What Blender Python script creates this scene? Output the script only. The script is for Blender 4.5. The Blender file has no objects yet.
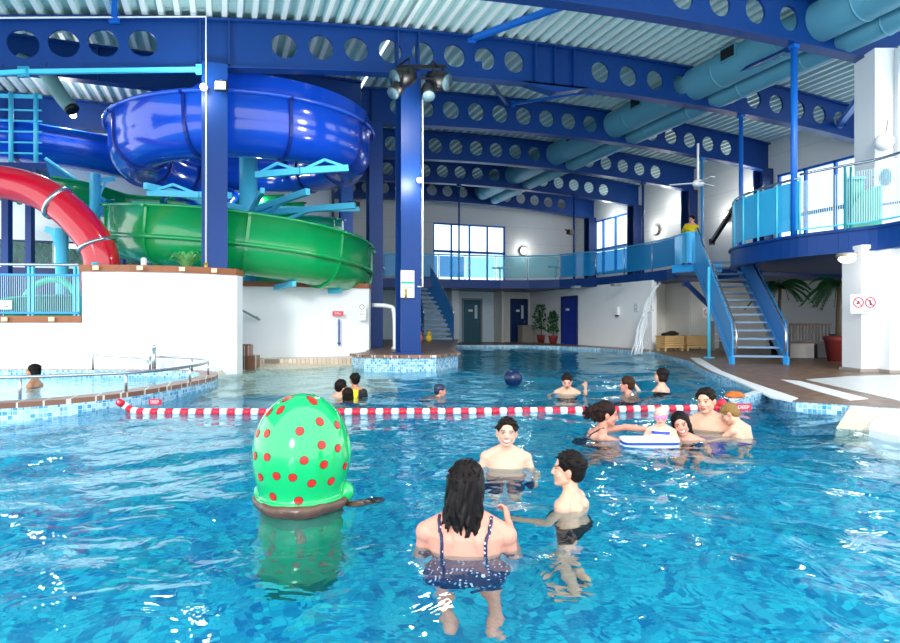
import bpy, math, random
import numpy as np
from mathutils import Vector, Matrix, Euler, noise
from mathutils.bvhtree import BVHTree
random.seed(7)
PI = math.pi
SC = bpy.context.scene
COL = SC.collection
FL = 620.0
TH = math.radians(20.2)
FW = Vector((math.sin(TH), math.cos(TH), 0)); RT = Vector((math.cos(TH), -math.sin(TH), 0))
CAMZ = 1.1
def G(px, py, d):
    p = FW*d + RT*((px-450)/FL*d); p.z = CAMZ + (321.5-py)/FL*d; return p
def GZ(px, py, z):
    return G(px, py, (CAMZ-z)*FL/(py-321.5))
def GD(px, d, z):
    p = FW*d + RT*((px-450)/FL*d); p.z = z; return p
def ON_V(px, v, z):
    D = FW + RT*((px-450)/FL); p = D*(v/D.y); p.z = z; return p
def ON_U(px, u, z):
    D = FW + RT*((px-450)/FL); p = D*(u/D.x); p.z = z; return p
def zpix(p, py):
    d = p.x*FW.x + p.y*FW.y
    return CAMZ + (321.5-py)/FL*d
# ---------------------------------------------------------------- materials
MATS = {}
def nodes(name):
    m = bpy.data.materials.new(name); m.use_nodes = True
    nt = m.node_tree; b = nt.nodes['Principled BSDF']
    return m, nt, b
def srgb(h):
    h = h.lstrip('#'); c = [int(h[i:i+2], 16)/255 for i in (0, 2, 4)]
    return tuple((x/12.92 if x <= .04045 else ((x+.055)/1.055)**2.4) for x in c) + (1,)
def M(name, col, rough=.5, metal=0, var=.06, scale=6, spec=.5, bump=0, coat=0, emit=None, es=1):
    if name in MATS: return MATS[name]
    m, nt, b = nodes(name); N = nt.nodes; L = nt.links
    c = srgb(col) if isinstance(col, str) else tuple(col)+(1,)
    geo = N.new('ShaderNodeNewGeometry')
    nz = N.new('ShaderNodeTexNoise'); nz.inputs['Scale'].default_value = scale; nz.inputs['Detail'].default_value = 4
    L.new(geo.outputs['Position'], nz.inputs['Vector'])
    mx = N.new('ShaderNodeMix'); mx.data_type = 'RGBA'
    mx.inputs['A'].default_value = tuple(x*(1-var) for x in c[:3])+(1,)
    mx.inputs['B'].default_value = tuple(min(1, x*(1+var)) for x in c[:3])+(1,)
    L.new(nz.outputs['Fac'], mx.inputs['Factor']); L.new(mx.outputs['Result'], b.inputs['Base Color'])
    b.inputs['Roughness'].default_value = rough; b.inputs['Metallic'].default_value = metal
    b.inputs['Specular IOR Level'].default_value = spec; b.inputs['Coat Weight'].default_value = coat
    if bump:
        bp = N.new('ShaderNodeBump'); bp.inputs['Strength'].default_value = bump; bp.inputs['Distance'].default_value = .02
        L.new(nz.outputs['Fac'], bp.inputs['Height']); L.new(bp.outputs['Normal'], b.inputs['Normal'])
    if emit:
        b.inputs['Emission Color'].default_value = srgb(emit); b.inputs['Emission Strength'].default_value = es
    MATS[name] = m; return m
def tile_mat(name, c1, c2, cm, size, mode='xy', rough=.25, mortar=.06, ratio=1.0, offset=0.0, bias=0.0, mid=None):
    """mosaic / paving: flat cells of random tone with grout, mapped in world metres"""
    m, nt, b = nodes(name); N = nt.nodes; L = nt.links
    geo = N.new('ShaderNodeNewGeometry'); sep = N.new('ShaderNodeSeparateXYZ'); L.new(geo.outputs['Position'], sep.inputs[0])
    cmb = N.new('ShaderNodeCombineXYZ')
    if mode == 'xy':
        L.new(sep.outputs['X'], cmb.inputs[0]); L.new(sep.outputs['Y'], cmb.inputs[1])
    else:
        cr = N.new('ShaderNodeVectorMath'); cr.operation = 'CROSS_PRODUCT'; cr.inputs[0].default_value = (0, 0, 1); L.new(geo.outputs['True Normal'], cr.inputs[1])
        dt_ = N.new('ShaderNodeVectorMath'); dt_.operation = 'DOT_PRODUCT'; L.new(cr.outputs[0], dt_.inputs[0]); L.new(geo.outputs['Position'], dt_.inputs[1])
        L.new(dt_.outputs['Value'], cmb.inputs[0]); L.new(sep.outputs['Z'], cmb.inputs[1])
    br = N.new('ShaderNodeTexBrick'); br.offset = offset; br.squash = 1
    br.inputs['Scale'].default_value = 1.0; br.inputs['Brick Width'].default_value = size*ratio; br.inputs['Row Height'].default_value = size
    br.inputs['Mortar Size'].default_value = size*mortar; br.inputs['Mortar Smooth'].default_value = .1; br.inputs['Bias'].default_value = bias
    br.inputs['Color1'].default_value = srgb(c1); br.inputs['Color2'].default_value = srgb(c2); br.inputs['Mortar'].default_value = srgb(cm)
    L.new(cmb.outputs[0], br.inputs['Vector'])
    nz = N.new('ShaderNodeTexNoise'); nz.inputs['Scale'].default_value = .6; nz.inputs['Detail'].default_value = 3
    L.new(geo.outputs['Position'], nz.inputs['Vector'])
    mx = N.new('ShaderNodeMix'); mx.data_type = 'RGBA'; mx.blend_type = 'MULTIPLY'; mx.inputs['Factor'].default_value = .35
    L.new(br.outputs['Color'], mx.inputs['A']); L.new(nz.outputs['Fac'], mx.inputs['B'])
    L.new(br.outputs['Color'], b.inputs['Base Color'])
    b.inputs['Roughness'].default_value = rough
    MATS[name] = m; return m
def stripes_mat(name, c1, c2, scale, axis='Z', rough=.5, duty=.5):
    m, nt, b = nodes(name); N = nt.nodes; L = nt.links
    geo = N.new('ShaderNodeNewGeometry'); sep = N.new('ShaderNodeSeparateXYZ'); L.new(geo.outputs['Position'], sep.inputs[0])
    mu = N.new('ShaderNodeMath'); mu.operation = 'MULTIPLY'; mu.inputs[1].default_value = scale
    L.new(sep.outputs[axis], mu.inputs[0])
    fr = N.new('ShaderNodeMath'); fr.operation = 'FRACT'; L.new(mu.outputs[0], fr.inputs[0])
    gt = N.new('ShaderNodeMath'); gt.operation = 'GREATER_THAN'; gt.inputs[1].default_value = duty; L.new(fr.outputs[0], gt.inputs[0])
    mx = N.new('ShaderNodeMix'); mx.data_type = 'RGBA'; mx.inputs['A'].default_value = srgb(c1); mx.inputs['B'].default_value = srgb(c2)
    L.new(gt.outputs[0], mx.inputs['Factor']); L.new(mx.outputs['Result'], b.inputs['Base Color']); b.inputs['Roughness'].default_value = rough
    MATS[name] = m; return m
def glass_mat(name, tint, clear=.8, rough=.03):
    m, nt, b = nodes(name); N = nt.nodes; L = nt.links
    b.inputs['Base Color'].default_value = srgb(tint); b.inputs['Roughness'].default_value = rough
    tr = N.new('ShaderNodeBsdfTransparent'); tr.inputs[0].default_value = tuple(.35+.65*x for x in srgb(tint)[:3])+(1,)
    mx = N.new('ShaderNodeMixShader'); mx.inputs[0].default_value = clear
    L.new(b.outputs[0], mx.inputs[1]); L.new(tr.outputs[0], mx.inputs[2])
    L.new(mx.outputs[0], N['Material Output'].inputs[0]); MATS[name] = m; return m
def attr_mat(name, rough=.45, sss=.0):
    m, nt, b = nodes(name); N = nt.nodes; L = nt.links
    a = N.new('ShaderNodeAttribute'); a.attribute_name = 'tone'
    L.new(a.outputs['Color'], b.inputs['Base Color']); b.inputs['Roughness'].default_value = rough
    b.inputs['Subsurface Weight'].default_value = sss; b.inputs['Subsurface Scale'].default_value = .02
    MATS[name] = m; return m
def perf_mat(name, col, sx, sz, hole=.5):
    """perforated sheet / fine mesh: real colour with see-through holes"""
    m, nt, b = nodes(name); N = nt.nodes; L = nt.links
    b.inputs['Base Color'].default_value = srgb(col); b.inputs['Roughness'].default_value = .4
    geo = N.new('ShaderNodeNewGeometry'); sep = N.new('ShaderNodeSeparateXYZ'); L.new(geo.outputs['Position'], sep.inputs[0])
    def band(sock, k, thr):
        mu = N.new('ShaderNodeMath'); mu.operation = 'MULTIPLY'; mu.inputs[1].default_value = k; L.new(sock, mu.inputs[0])
        fr = N.new('ShaderNodeMath'); fr.operation = 'FRACT'; L.new(mu.outputs[0], fr.inputs[0])
        gt = N.new('ShaderNodeMath'); gt.operation = 'GREATER_THAN'; gt.inputs[1].default_value = thr; L.new(fr.outputs[0], gt.inputs[0]); return gt.outputs[0]
    ad = N.new('ShaderNodeMath'); ad.operation = 'ADD'; L.new(sep.outputs['X'], ad.inputs[0]); L.new(sep.outputs['Y'], ad.inputs[1])
    a = band(ad.outputs[0], sx, hole); c = band(sep.outputs['Z'], sz, hole)
    mu = N.new('ShaderNodeMath'); mu.operation = 'MULTIPLY'; L.new(a, mu.inputs[0]); L.new(c, mu.inputs[1])
    tr = N.new('ShaderNodeBsdfTransparent'); mx = N.new('ShaderNodeMixShader')
    L.new(mu.outputs[0], mx.inputs[0]); L.new(b.outputs[0], mx.inputs[1]); L.new(tr.outputs[0], mx.inputs[2])
    L.new(mx.outputs[0], N['Material Output'].inputs[0]); MATS[name] = m; return m

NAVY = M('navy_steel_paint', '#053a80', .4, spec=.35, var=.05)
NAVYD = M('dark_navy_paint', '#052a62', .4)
BLUE = M('mid_blue_paint', '#0f66c6', .35)
CYAN = M('cyan_steel_paint', '#52cff4', .35)
SKYB = M('sky_blue_paint', '#2f9be0', .35)
WHITE = M('white_render', '#f1f4f6', .6, var=.02, scale=2)
CREAM = M('cream_wall_paint', '#dcdad2', .7, var=.03, scale=1.5)
CLAD = stripes_mat('pale_panel_cladding', '#d4d9da', '#c6cdd0', 1.1, 'Z', .6, .96)
DECKW = M('white_roof_deck_steel', '#eaf4f3', .45, var=.02)
STEEL = M('stainless_steel', '#c9ced3', .22, .9, var=.02)
GREY = M('grey_plastic', '#8e9499', .5)
BLACK = M('black_plastic', '#0b0e12', .4)
DUCT = M('teal_grey_duct', '#5fa3bb', .45, .15, var=.04)
SLB = M('blue_fibreglass', '#1450d6', .16, var=.04, coat=.5)
SLBI = M('blue_fibreglass_pale', '#2a62e6', .2, var=.04, coat=.5)
SLG = M('green_fibreglass', '#0ea558', .18, var=.05, coat=.5)
SLT = M('teal_fibreglass', '#17a890', .2, var=.05, coat=.5)
SLR = M('red_fibreglass', '#e01432', .14, var=.04, coat=.6)
WOODC = M('orange_timber_coping', '#9a5a34', .5, var=.25, scale=9)
WOODP = M('pale_pine', '#c9a26a', .55, var=.15, scale=8)
REDS = M('red_sign_plastic', '#e22a44', .4)
WHP = M('white_plastic', '#f4f4f4', .35, var=.01)
LEAF = M('glossy_leaf', '#1d5a2c', .4, var=.3, scale=5)
TERRA = M('terracotta', '#7c2b26', .6)
YEL = M('yellow_fabric', '#f5d808', .7)
DARKB = M('dark_blue_door_paint', '#17349c', .35)
GREENDOOR = M('teal_door_paint', '#1f5f74', .4)
LAMP = M('lit_lamp_glass', '#ffffff', .3, emit='#ffe9c4', es=3.5)
FLAMP = M('lit_floodlight_lens', '#ffffff', .3, emit='#f4f8ff', es=8)
GLASSC = glass_mat('cyan_tinted_glass', '#2fb4ee', .48)
GLASSL = glass_mat('pale_aqua_glass', '#aee6ee', .78)
GLASSW = glass_mat('window_glass', '#dff2fb', .93)
PERF = perf_mat('perforated_cyan_sheet', '#35b4ea', 28, 28, .72)
PERFB = perf_mat('perforated_blue_sheet', '#1f90e0', 30, 30, .8)
MOSF = tile_mat('pool_floor_mosaic', '#0768a6', '#2cc4da', '#1f9cc0', .055, 'xy', .3, .05, bias=.1)
MOSW = tile_mat('pool_wall_mosaic', '#2a93cc', '#c4e4ee', '#c8e2ea', .05, 'z', .25, .06)
DECKT = tile_mat('brown_deck_tiles', '#6a5242', '#8e705b', '#5c4a3e', .1, 'xy', .4, .05, ratio=2, offset=.5)
COPE = tile_mat('brown_rim_tiles', '#7b5240', '#a27661', '#d8cfc6', .24, 'xy', .35, .04)
SAND = tile_mat('sand_beach_tiles', '#d9cdb8', '#e8dfcf', '#c7bca8', .1, 'xy', .4, .05)
PALE = tile_mat('pale_grey_tiles', '#cfd3d3', '#dfe2e2', '#bcc0c0', .2, 'xy', .4, .03)

def catmull(pts, n=8):
    out = []; pts = [Vector(p) for p in pts]
    for i in range(len(pts)-1):
        p0, p1, p2, p3 = pts[max(i-1, 0)], pts[i], pts[i+1], pts[min(i+2, len(pts)-1)]
        for k in range(n):
            t = k/n; out.append(.5*((2*p1)+(-p0+p2)*t+(2*p0-5*p1+4*p2-p3)*t*t+(-p0+3*p1-3*p2+p3)*t**3))
    out.append(pts[-1]); return out
# ---------------------------------------------------------------- objects
OFF = {}
def offset_of(o): return OFF.get(o.name, Vector((0, 0, 0)))
class MB:
    def __init__(s): s.v = []; s.f = []; s.mi = []; s.sm = []
    def add(s, vs, fs, mi=0, sm=False):
        b = len(s.v); s.v += [Vector(v) for v in vs]; s.f += [tuple(i+b for i in f) for f in fs]
        s.mi += [mi]*len(fs); s.sm += [sm]*len(fs); return s
    def box(s, c, size, rz=0, mi=0, R=None):
        c = Vector(c); sx, sy, sz = [x/2 for x in size]; R = R or Matrix.Rotation(rz, 3, 'Z')
        vs = [c + R @ Vector((x*sx, y*sy, z*sz)) for z in (-1, 1) for y in (-1, 1) for x in (-1, 1)]
        return s.add(vs, [(0,2,3,1),(4,5,7,6),(0,1,5,4),(2,6,7,3),(0,4,6,2),(1,3,7,5)], mi)
    def bar(s, a, b, w, h, mi=0, up=Vector((0,0,1))):
        a = Vector(a); b = Vector(b); t = (b-a)
        L = t.length; t.normalize(); n = t.cross(up)
        if n.length < 1e-4: n = t.cross(Vector((0,1,0)))
        n.normalize(); k = n.cross(t); R = Matrix((n, t, k)).transposed()
        return s.box((a+b)/2, (w, L, h), mi=mi, R=R)
    def tube(s, pts, r, seg=10, cap=True, mi=0, closed=False):
        pts = [Vector(p) for p in pts]; n = len(pts); rs = r if isinstance(r, (list, tuple)) else [r]*n
        rings = []; prev = None
        for i, p in enumerate(pts):
            if closed: t = pts[(i+1) % n]-pts[i-1]
            else: t = pts[min(i+1, n-1)]-pts[max(i-1, 0)]
            t.normalize()
            if prev is None:
                a = t.cross(Vector((0,0,1)))
                if a.length < .05: a = t.cross(Vector((0,1,0)))
            else: a = prev - t*prev.dot(t)
            a.normalize(); prev = a; b = t.cross(a)
            rings.append([p + a*(math.cos(2*PI*k/seg)*rs[i]) + b*(math.sin(2*PI*k/seg)*rs[i]) for k in range(seg)])
        vs = [q for r_ in rings for q in r_]; fs = []
        m = n if closed else n-1
        for i in range(m):
            j = (i+1) % n
            for k in range(seg):
                k2 = (k+1) % seg; fs.append((i*seg+k, i*seg+k2, j*seg+k2, j*seg+k))
        if cap and not closed: fs += [tuple(range(seg-1, -1, -1)), tuple((n-1)*seg+k for k in range(seg))]
        return s.add(vs, fs, mi, True)
    def lathe(s, c, prof, seg=32, mi=0, cap=True, sx=1, sy=1):
        c = Vector(c); vs = []; fs = []
        for (r, z) in prof:
            vs += [c+Vector((math.cos(2*PI*k/seg)*r*sx, math.sin(2*PI*k/seg)*r*sy, z)) for k in range(seg)]
        for i in range(len(prof)-1):
            for k in range(seg):
                k2 = (k+1) % seg; fs.append((i*seg+k, i*seg+k2, (i+1)*seg+k2, (i+1)*seg+k))
        if cap: fs += [tuple(range(seg-1, -1, -1)), tuple((len(prof)-1)*seg+k for k in range(seg))]
        return s.add(vs, fs, mi, True)
    def ball(s, c, r, seg=16, rings=10, mi=0, R=None):
        c = Vector(c); r = (r, r, r) if isinstance(r, (int, float)) else r; R = R or Matrix.Identity(3)
        vs = [c+R @ Vector((0, 0, r[2]))]; fs = []
        for i in range(1, rings):
            a = PI*i/rings
            vs += [c+R @ Vector((math.sin(a)*math.cos(2*PI*k/seg)*r[0], math.sin(a)*math.sin(2*PI*k/seg)*r[1], math.cos(a)*r[2])) for k in range(seg)]
        vs.append(c+R @ Vector((0, 0, -r[2]))); n = len(vs)-1
        for k in range(seg):
            k2 = (k+1) % seg; fs.append((0, 1+k, 1+k2)); fs.append((n, 1+(rings-2)*seg+k2, 1+(rings-2)*seg+k))
            for i in range(rings-2): fs.append((1+i*seg+k, 1+(i+1)*seg+k, 1+(i+1)*seg+k2, 1+i*seg+k2))
        return s.add(vs, fs, mi, True)
    def prism(s, poly, z0, z1, mi=0, top=None):
        n = len(poly); vs = [Vector((p[0], p[1], z0)) for p in poly]+[Vector((p[0], p[1], z1)) for p in poly]
        area = sum(poly[i][0]*poly[(i+1) % n][1]-poly[(i+1) % n][0]*poly[i][1] for i in range(n))
        side = [(i, (i+1) % n, n+(i+1) % n, n+i) for i in range(n)]
        bot = tuple(range(n-1, -1, -1)); tp = tuple(range(n, 2*n))
        if area < 0:
            side = [f[::-1] for f in side]; bot = bot[::-1]; tp = tp[::-1]
        s.add(vs, side, mi); b = len(s.v)-2*n
        s.f.append(tuple(i+b for i in bot)); s.f.append(tuple(i+b for i in tp)); s.mi += [mi, mi if top is None else top]; s.sm += [False, False]
        return s
    def ribbon(s, pts, half, th, hz=None, mi=0):
        """wall-like strip: follows pts (list of Vector), vertical from z to z+height"""
        for a, b in zip(pts[:-1], pts[1:]):
            t = (b-a); t.z = 0; t.normalize(); n = Vector((-t.y, t.x, 0))*half
            vs = [a-n, a+n, b+n, b-n]; vs = vs+[v+Vector((0, 0, th)) for v in vs]
            s.add(vs, [(0,1,2,3),(7,6,5,4),(0,4,5,1),(1,5,6,2),(2,6,7,3),(3,7,4,0)], mi)
        return s
    def build(s, name, mats, parent=None, at=None, bevel=0, local=False):
        me = bpy.data.meshes.new(name); off = Vector((0, 0, 0))
        if parent is not None: off = offset_of(parent)
        elif at is not None: off = Vector(at)
        vs = s.v if local else [v-off for v in s.v]
        me.from_pydata([tuple(v) for v in vs], [], s.f)
        mats = mats if isinstance(mats, (list, tuple)) else [mats]
        for m in mats: me.materials.append(m)
        me.polygons.foreach_set('material_index', s.mi); me.polygons.foreach_set('use_smooth', s.sm); me.update()
        o = bpy.data.objects.new(name, me); COL.objects.link(o)
        if parent is not None: o.parent = parent
        elif at is not None: o.location = Vector(at)
        OFF[o.name] = off
        if bevel:
            md = o.modifiers.new('b', 'BEVEL'); md.width = bevel; md.segments = 2; md.limit_method = 'ANGLE'
        return o
def tag(o, label, cat, group=None, kind=None):
    if label: o['label'] = label
    if cat: o['category'] = cat
    if group: o['group'] = group
    if kind: o['kind'] = kind
    return o
def thing(name, label, cat, loc=(0, 0, 0), group=None, rz=0):
    o = bpy.data.objects.new(name, None); COL.objects.link(o); o.empty_display_size = .1
    o.location = loc; o.rotation_euler[2] = rz; OFF[o.name] = Vector(loc); return tag(o, label, cat, group)
def struct(o, label=None):
    o['kind'] = 'structure'
    if label: o['label'] = label
    return o
def wall(name, p0, p1, z0, z1, th, ops, mat):
    """wall slab from p0 to p1 with rectangular openings (s0,s1,za,zb) measured along it"""
    p0 = Vector((p0[0], p0[1], 0)); p1 = Vector((p1[0], p1[1], 0)); L = (p1-p0).length; t = (p1-p0)/L; a = math.atan2(t.y, t.x)
    ss = sorted({0, L, *[x for o in ops for x in o[:2]]}); zs = sorted({z0, z1, *[x for o in ops for x in o[2:4]]})
    mb = MB()
    for i in range(len(ss)-1):
        for j in range(len(zs)-1):
            sc, zc = (ss[i]+ss[i+1])/2, (zs[j]+zs[j+1])/2
            if any(o[0] < sc < o[1] and o[2] < zc < o[3] for o in ops): continue
            mb.box((p0+t*sc)+Vector((0, 0, zc)), (ss[i+1]-ss[i], th, zs[j+1]-zs[j]), a)
    return struct(mb.build(name, mat))
def window(name, p0, p1, z0, z1, nx, zbars, fr=.08, dep=.12, mat=None, label=None):
    p0 = Vector((p0[0], p0[1], 0)); p1 = Vector((p1[0], p1[1], 0)); L = (p1-p0).length; t = (p1-p0)/L; a = math.atan2(t.y, t.x)
    c = (p0+p1)/2+Vector((0, 0, z0)); w = thing(name, label, None, c); struct(w)
    mb = MB()
    for i in range(nx+1):
        s = L*i/nx; s = min(max(s, fr/2), L-fr/2); mb.box(p0+t*s+Vector((0, 0, (z0+z1)/2)), (fr, dep, z1-z0), a)
    for z in [z0+fr/2, z1-fr/2]+list(zbars): mb.box((p0+p1)/2+Vector((0, 0, z)), (L, dep, fr*(1 if z in (z0+fr/2, z1-fr/2) else 1.6)), a)
    mb.build('window_frame', mat or BLUE, w)
    MB().box((p0+p1)/2+Vector((0, 0, (z0+z1)/2)), (L-.02, .015, z1-z0-.02), a).build('pane', GLASSW, w)
    return w
EXPO = 0.4
# ================================================================ roof, beams, columns
def zb(u): return 7.15-.006*(u-11)**2
def zt(u): return zb(u)+1.0
UL, UR = -9.0, 19.35
VF, VB = 4.0, 31.1
def roof_strip(mb, ua, ub, va, vb, zf):
    pitch = .30; prof = []; u = ua
    while u < ub-.01:
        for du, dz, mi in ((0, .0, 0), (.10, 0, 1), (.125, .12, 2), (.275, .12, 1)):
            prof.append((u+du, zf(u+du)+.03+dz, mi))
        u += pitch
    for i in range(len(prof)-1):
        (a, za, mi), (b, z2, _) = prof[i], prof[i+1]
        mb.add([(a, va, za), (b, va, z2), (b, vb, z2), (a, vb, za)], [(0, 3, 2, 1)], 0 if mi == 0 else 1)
        mb.add([(a, va, zf(a)+.2), (b, va, zf(b)+.2), (b, vb, zf(b)+.2), (a, vb, zf(a)+.2)], [(0, 1, 2, 3)])
mb = MB()
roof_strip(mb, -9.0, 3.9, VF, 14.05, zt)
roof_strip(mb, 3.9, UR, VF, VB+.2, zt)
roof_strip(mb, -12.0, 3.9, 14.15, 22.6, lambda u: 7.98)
DECKP = M('shade_tinted_roof_pan', '#bcdcdc', .5, var=.03)  # teal shade between the white ribs, put into the pan and rib side colour
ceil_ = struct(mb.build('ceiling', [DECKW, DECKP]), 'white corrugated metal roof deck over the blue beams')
m = MB()
for k in range(12):
    x0 = -9+k*12.9/12; x1 = x0+12.9/12; m.add([(x0, 14.1, zt(x0)-.05), (x1, 14.1, zt(x1)-.05), (x1, 14.1, 8.1), (x0, 14.1, 8.1)], [(0, 1, 2, 3), (3, 2, 1, 0)])
struct(m.build('wall_step', WHITE), 'upright between the low front roof and the slide hall roof')
def beam(v, holes, gap, label, u0=UL, u1=UR-.15, r=.27, plates=()):
    um = (u0+u1)/2; b = thing('roof_beam', label, 'roof beam', (um, v, zb(um)), 'curved castellated roof beams')
    web = MB(); T = .03
    hs = sorted(holes); cells = []; cur = u0
    for h in hs:
        if h-.38 > cur+.01: cells.append((cur, h-.38, None))
        lo = max(cur, h-.38); cells.append((lo, h+.38, h)); cur = h+.38
    cells.append((cur, u1, None))
    for (a, c, h) in cells:
        if h is None:
            n = max(1, int((c-a)/.8))
            for i in range(n):
                x0 = a+(c-a)*i/n; x1 = a+(c-a)*(i+1)/n
                vs = [(x0, v-T, zb(x0)), (x1, v-T, zb(x1)), (x1, v-T, zt(x1)), (x0, v-T, zt(x0)), (x0, v+T, zb(x0)), (x1, v+T, zb(x1)), (x1, v+T, zt(x1)), (x0, v+T, zt(x0))]
                web.add(vs, [(0, 1, 2, 3), (7, 6, 5, 4)])
        else:
            zc = (zb(h)+zt(h))/2; angs = []
            for k in range(28): angs.append(2*PI*k/28+.01)
            corners = []
            for (x, z) in ((c, zt(c)), (a, zt(a)), (a, zb(a)), (c, zb(c))): corners.append(math.atan2(z-zc, x-h) % (2*PI))
            angs = sorted(angs+corners)
            inn = []; out = []
            for t in angs:
                ct, st = math.cos(t), math.sin(t); inn.append((h+ct*r, zc+st*r))
                kx = ((c-h)/ct if ct > 1e-6 else (a-h)/ct if ct < -1e-6 else 1e9); xx = h+ct*min(kx, 9)
                zz_t = zt(h)-zc; zz_b = zb(h)-zc
                kz = (zz_t/st if st > 1e-6 else zz_b/st if st < -1e-6 else 1e9)
                k = min(kx, kz); x = h+ct*k; z = zc+st*k
                if kz < kx: z = (zt(x) if st > 0 else zb(x))
                out.append((x, z))
            n = len(angs)
            for side in (-1, 1):
                vs = [(x, v+side*T, z) for x, z in inn]+[(x, v+side*T, z) for x, z in out]
                fs = [((i, (i+1) % n, n+(i+1) % n, n+i)) if side > 0 else (n+i, n+(i+1) % n, (i+1) % n, i) for i in range(n)]
                web.add(vs, fs)
            vs = [(x, v-T, z) for x, z in inn]+[(x, v+T, z) for x, z in inn]
            web.add(vs, [(i, n+i, n+(i+1) % n, (i+1) % n) for i in range(n)])
    web.build('web', NAVY, b)
    for nm, zf, hh in (('bottom_flange', zb, -.02), ('top_flange', zt, -.02)):
        f = MB(); n = 24
        for i in range(n):
            x0 = u0+(u1-u0)*i/n; x1 = u0+(u1-u0)*(i+1)/n
            f.bar((x0, v, zf(x0)+hh), (x1, v, zf(x1)+hh), .30, .045)
        f.build(nm, NAVY, b)
    for x in plates:
        MB().box((x, v, (zb(x)+zt(x))/2), (.03, .28, .93)).build('stiffener_plate', NAVY, b)
    return b
h1 = [-4.25, -3.55, -2.88, -2.2, -1.5]+[1.27+.79*k for k in range(8)]+[9.3+.87*k for k in range(11)]
VS = [10.06, 13.9, 17.7, 21.6, 25.4, 29.3]
beam(VS[0], [3.0+.95*k for k in range(4)]+[8.65+.95*k for k in range(4)], None, 'blue perforated roof beam nearest the viewer, cut by the top right corner', u0=3.0, u1=17.0, plates=(15.9,))
b1 = beam(VS[1], h1, None, 'blue perforated roof beam carrying the floodlight cluster and the two big front columns', plates=(-.42, .14, 3.8, 4.3, 7.35, 7.9, 8.45))
hk = [4.9+.82*k for k in range(16)]
labs = ['blue perforated roof beam second behind the floodlight cluster, ending over the perforated balcony',
        'blue perforated roof beam just behind the ceiling fan and above the poolside lifeguard',
        'blue perforated roof beam second from the far window wall',
        'farthest blue perforated roof beam, right in front of the glazed end wall']
for n in range(4):
    beam(VS[n+2], [h for h in hk if abs(h-12.4) > .5 and abs(h-13.1) > .3], None, labs[n], u0=3.8, plates=(4.07,))
for v_, lab in ((17.6, 'plain straight blue beam crossing above the spiral slides'), (22.1, 'plain blue beam against the left rear wall behind the slides')):
    t = thing('roof_beam', lab, 'roof beam', (-4, v_, 7.1), 'straight beams of the slide hall')
    MB().box((-4.05, v_, 7.52), (15.6, .06, .88)).build('web', NAVY, t)
    MB().box((-4.05, v_, 7.09), (15.6, .3, .045)).build('bottom_flange', NAVY, t); MB().box((-4.05, v_, 7.95), (15.6, .3, .045)).build('top_flange', NAVY, t)
    for x in (-6, -2.9, .4): MB().box((x, v_, 7.52), (.03, .28, .84)).build('stiffener_plate', NAVY, t)
# knee below the joint of the main beam
o = MB()
for sgn in (-1, 1):
    o.add([(7.9, 13.75, zb(7.9)), (7.9+sgn*1.0, 13.75, zb(7.9+sgn)), (7.9, 13.75, zb(7.9)-.22), (7.9, 14.05, zb(7.9)), (7.9+sgn*1.0, 14.05, zb(7.9+sgn)), (7.9, 14.05, zb(7.9)-.22)],
          [(0, 1, 2), (5, 4, 3), (0, 3, 4, 1), (1, 4, 5, 2)])
ob = o.build('joint_plate', NAVY, b1)

def column(u, v, z0, z1, w, lab, mat=NAVY, extra=True):
    c = thing('steel_column', lab, 'column', (u, v, z0), 'blue steel columns')
    m = MB().box((u, v-w*.48, (z0+z1)/2), (w, .045, z1-z0)).box((u, v+w*.48, (z0+z1)/2), (w, .045, z1-z0)).box((u, v, (z0+z1)/2), (.03, w*.96, z1-z0))
    m.build('shaft', mat, c)
    if extra: MB().box((u, v, z0+.02), (w+.12, w+.12, .04)).build('base_plate', mat, c)
    return c
column(-.14, 13.9, .2, zb(0), .5, 'big blue column standing behind the white curved wall in front of the slides')
c2 = column(4.07, 13.9, .35, zb(4.07), .47, 'big blue column under the floodlight cluster with the white notices')
column(4.17, 17.7, .2, zb(4), .4, 'blue column at the right end of the white wall with the depth arrow')
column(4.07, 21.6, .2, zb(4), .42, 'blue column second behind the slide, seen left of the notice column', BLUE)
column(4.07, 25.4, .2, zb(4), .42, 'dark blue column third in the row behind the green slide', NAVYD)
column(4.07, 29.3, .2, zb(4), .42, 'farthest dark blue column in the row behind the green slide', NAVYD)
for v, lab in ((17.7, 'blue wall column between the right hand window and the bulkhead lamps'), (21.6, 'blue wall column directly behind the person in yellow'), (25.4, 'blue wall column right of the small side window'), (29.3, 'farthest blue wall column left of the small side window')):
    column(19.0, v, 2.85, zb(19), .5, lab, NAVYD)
# ================================================================ walls
struct(MB().prism([(-12, 31.3), (19.5, 31.3), (19.5, -1), (-12, -1)], -1.35, -1.1).build('floor', MOSF), 'blue mosaic bottom of the swimming pool')
wf = wall('wall_far', (3.6, 31.2), (19.4, 31.2), 0, 8.4, .2, [(6.9, 11.1, 2.9, 6.35)], CLAD)
window('window_1', (10.5, 31.2), (14.7, 31.2), 2.9, 6.35, 4, [4.85], mat=BLUE, label='tall glazed end window with blue frames and doors')
wall('wall_right', (19.3, 31.2), (19.3, 12), 0, 8.1, .2, [(1.6, 4.9, 3.7, 6.6), (13.9, 17.3, 3.6, 6.5)], CLAD)
window('window_2', (19.3, 26.3), (19.3, 29.6), 3.7, 6.6, 3, [5.0], mat=BLUE, label='small side window beyond the wall lamps')
window('window_3', (19.3, 13.9), (19.3, 17.3), 3.6, 6.5, 3, [4.9], mat=BLUE, label='side window behind the mesh balcony rail')
wall('wall_back', (3.6, 31.2), (3.6, 22.4), 0, 7.9, .2, [], CLAD)
wall('wall_left', (-12, 22.4), (3.6, 22.4), 0, 8.15, .2, [(.5, 12.5, 2.85, 3.6)], WHITE)
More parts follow.
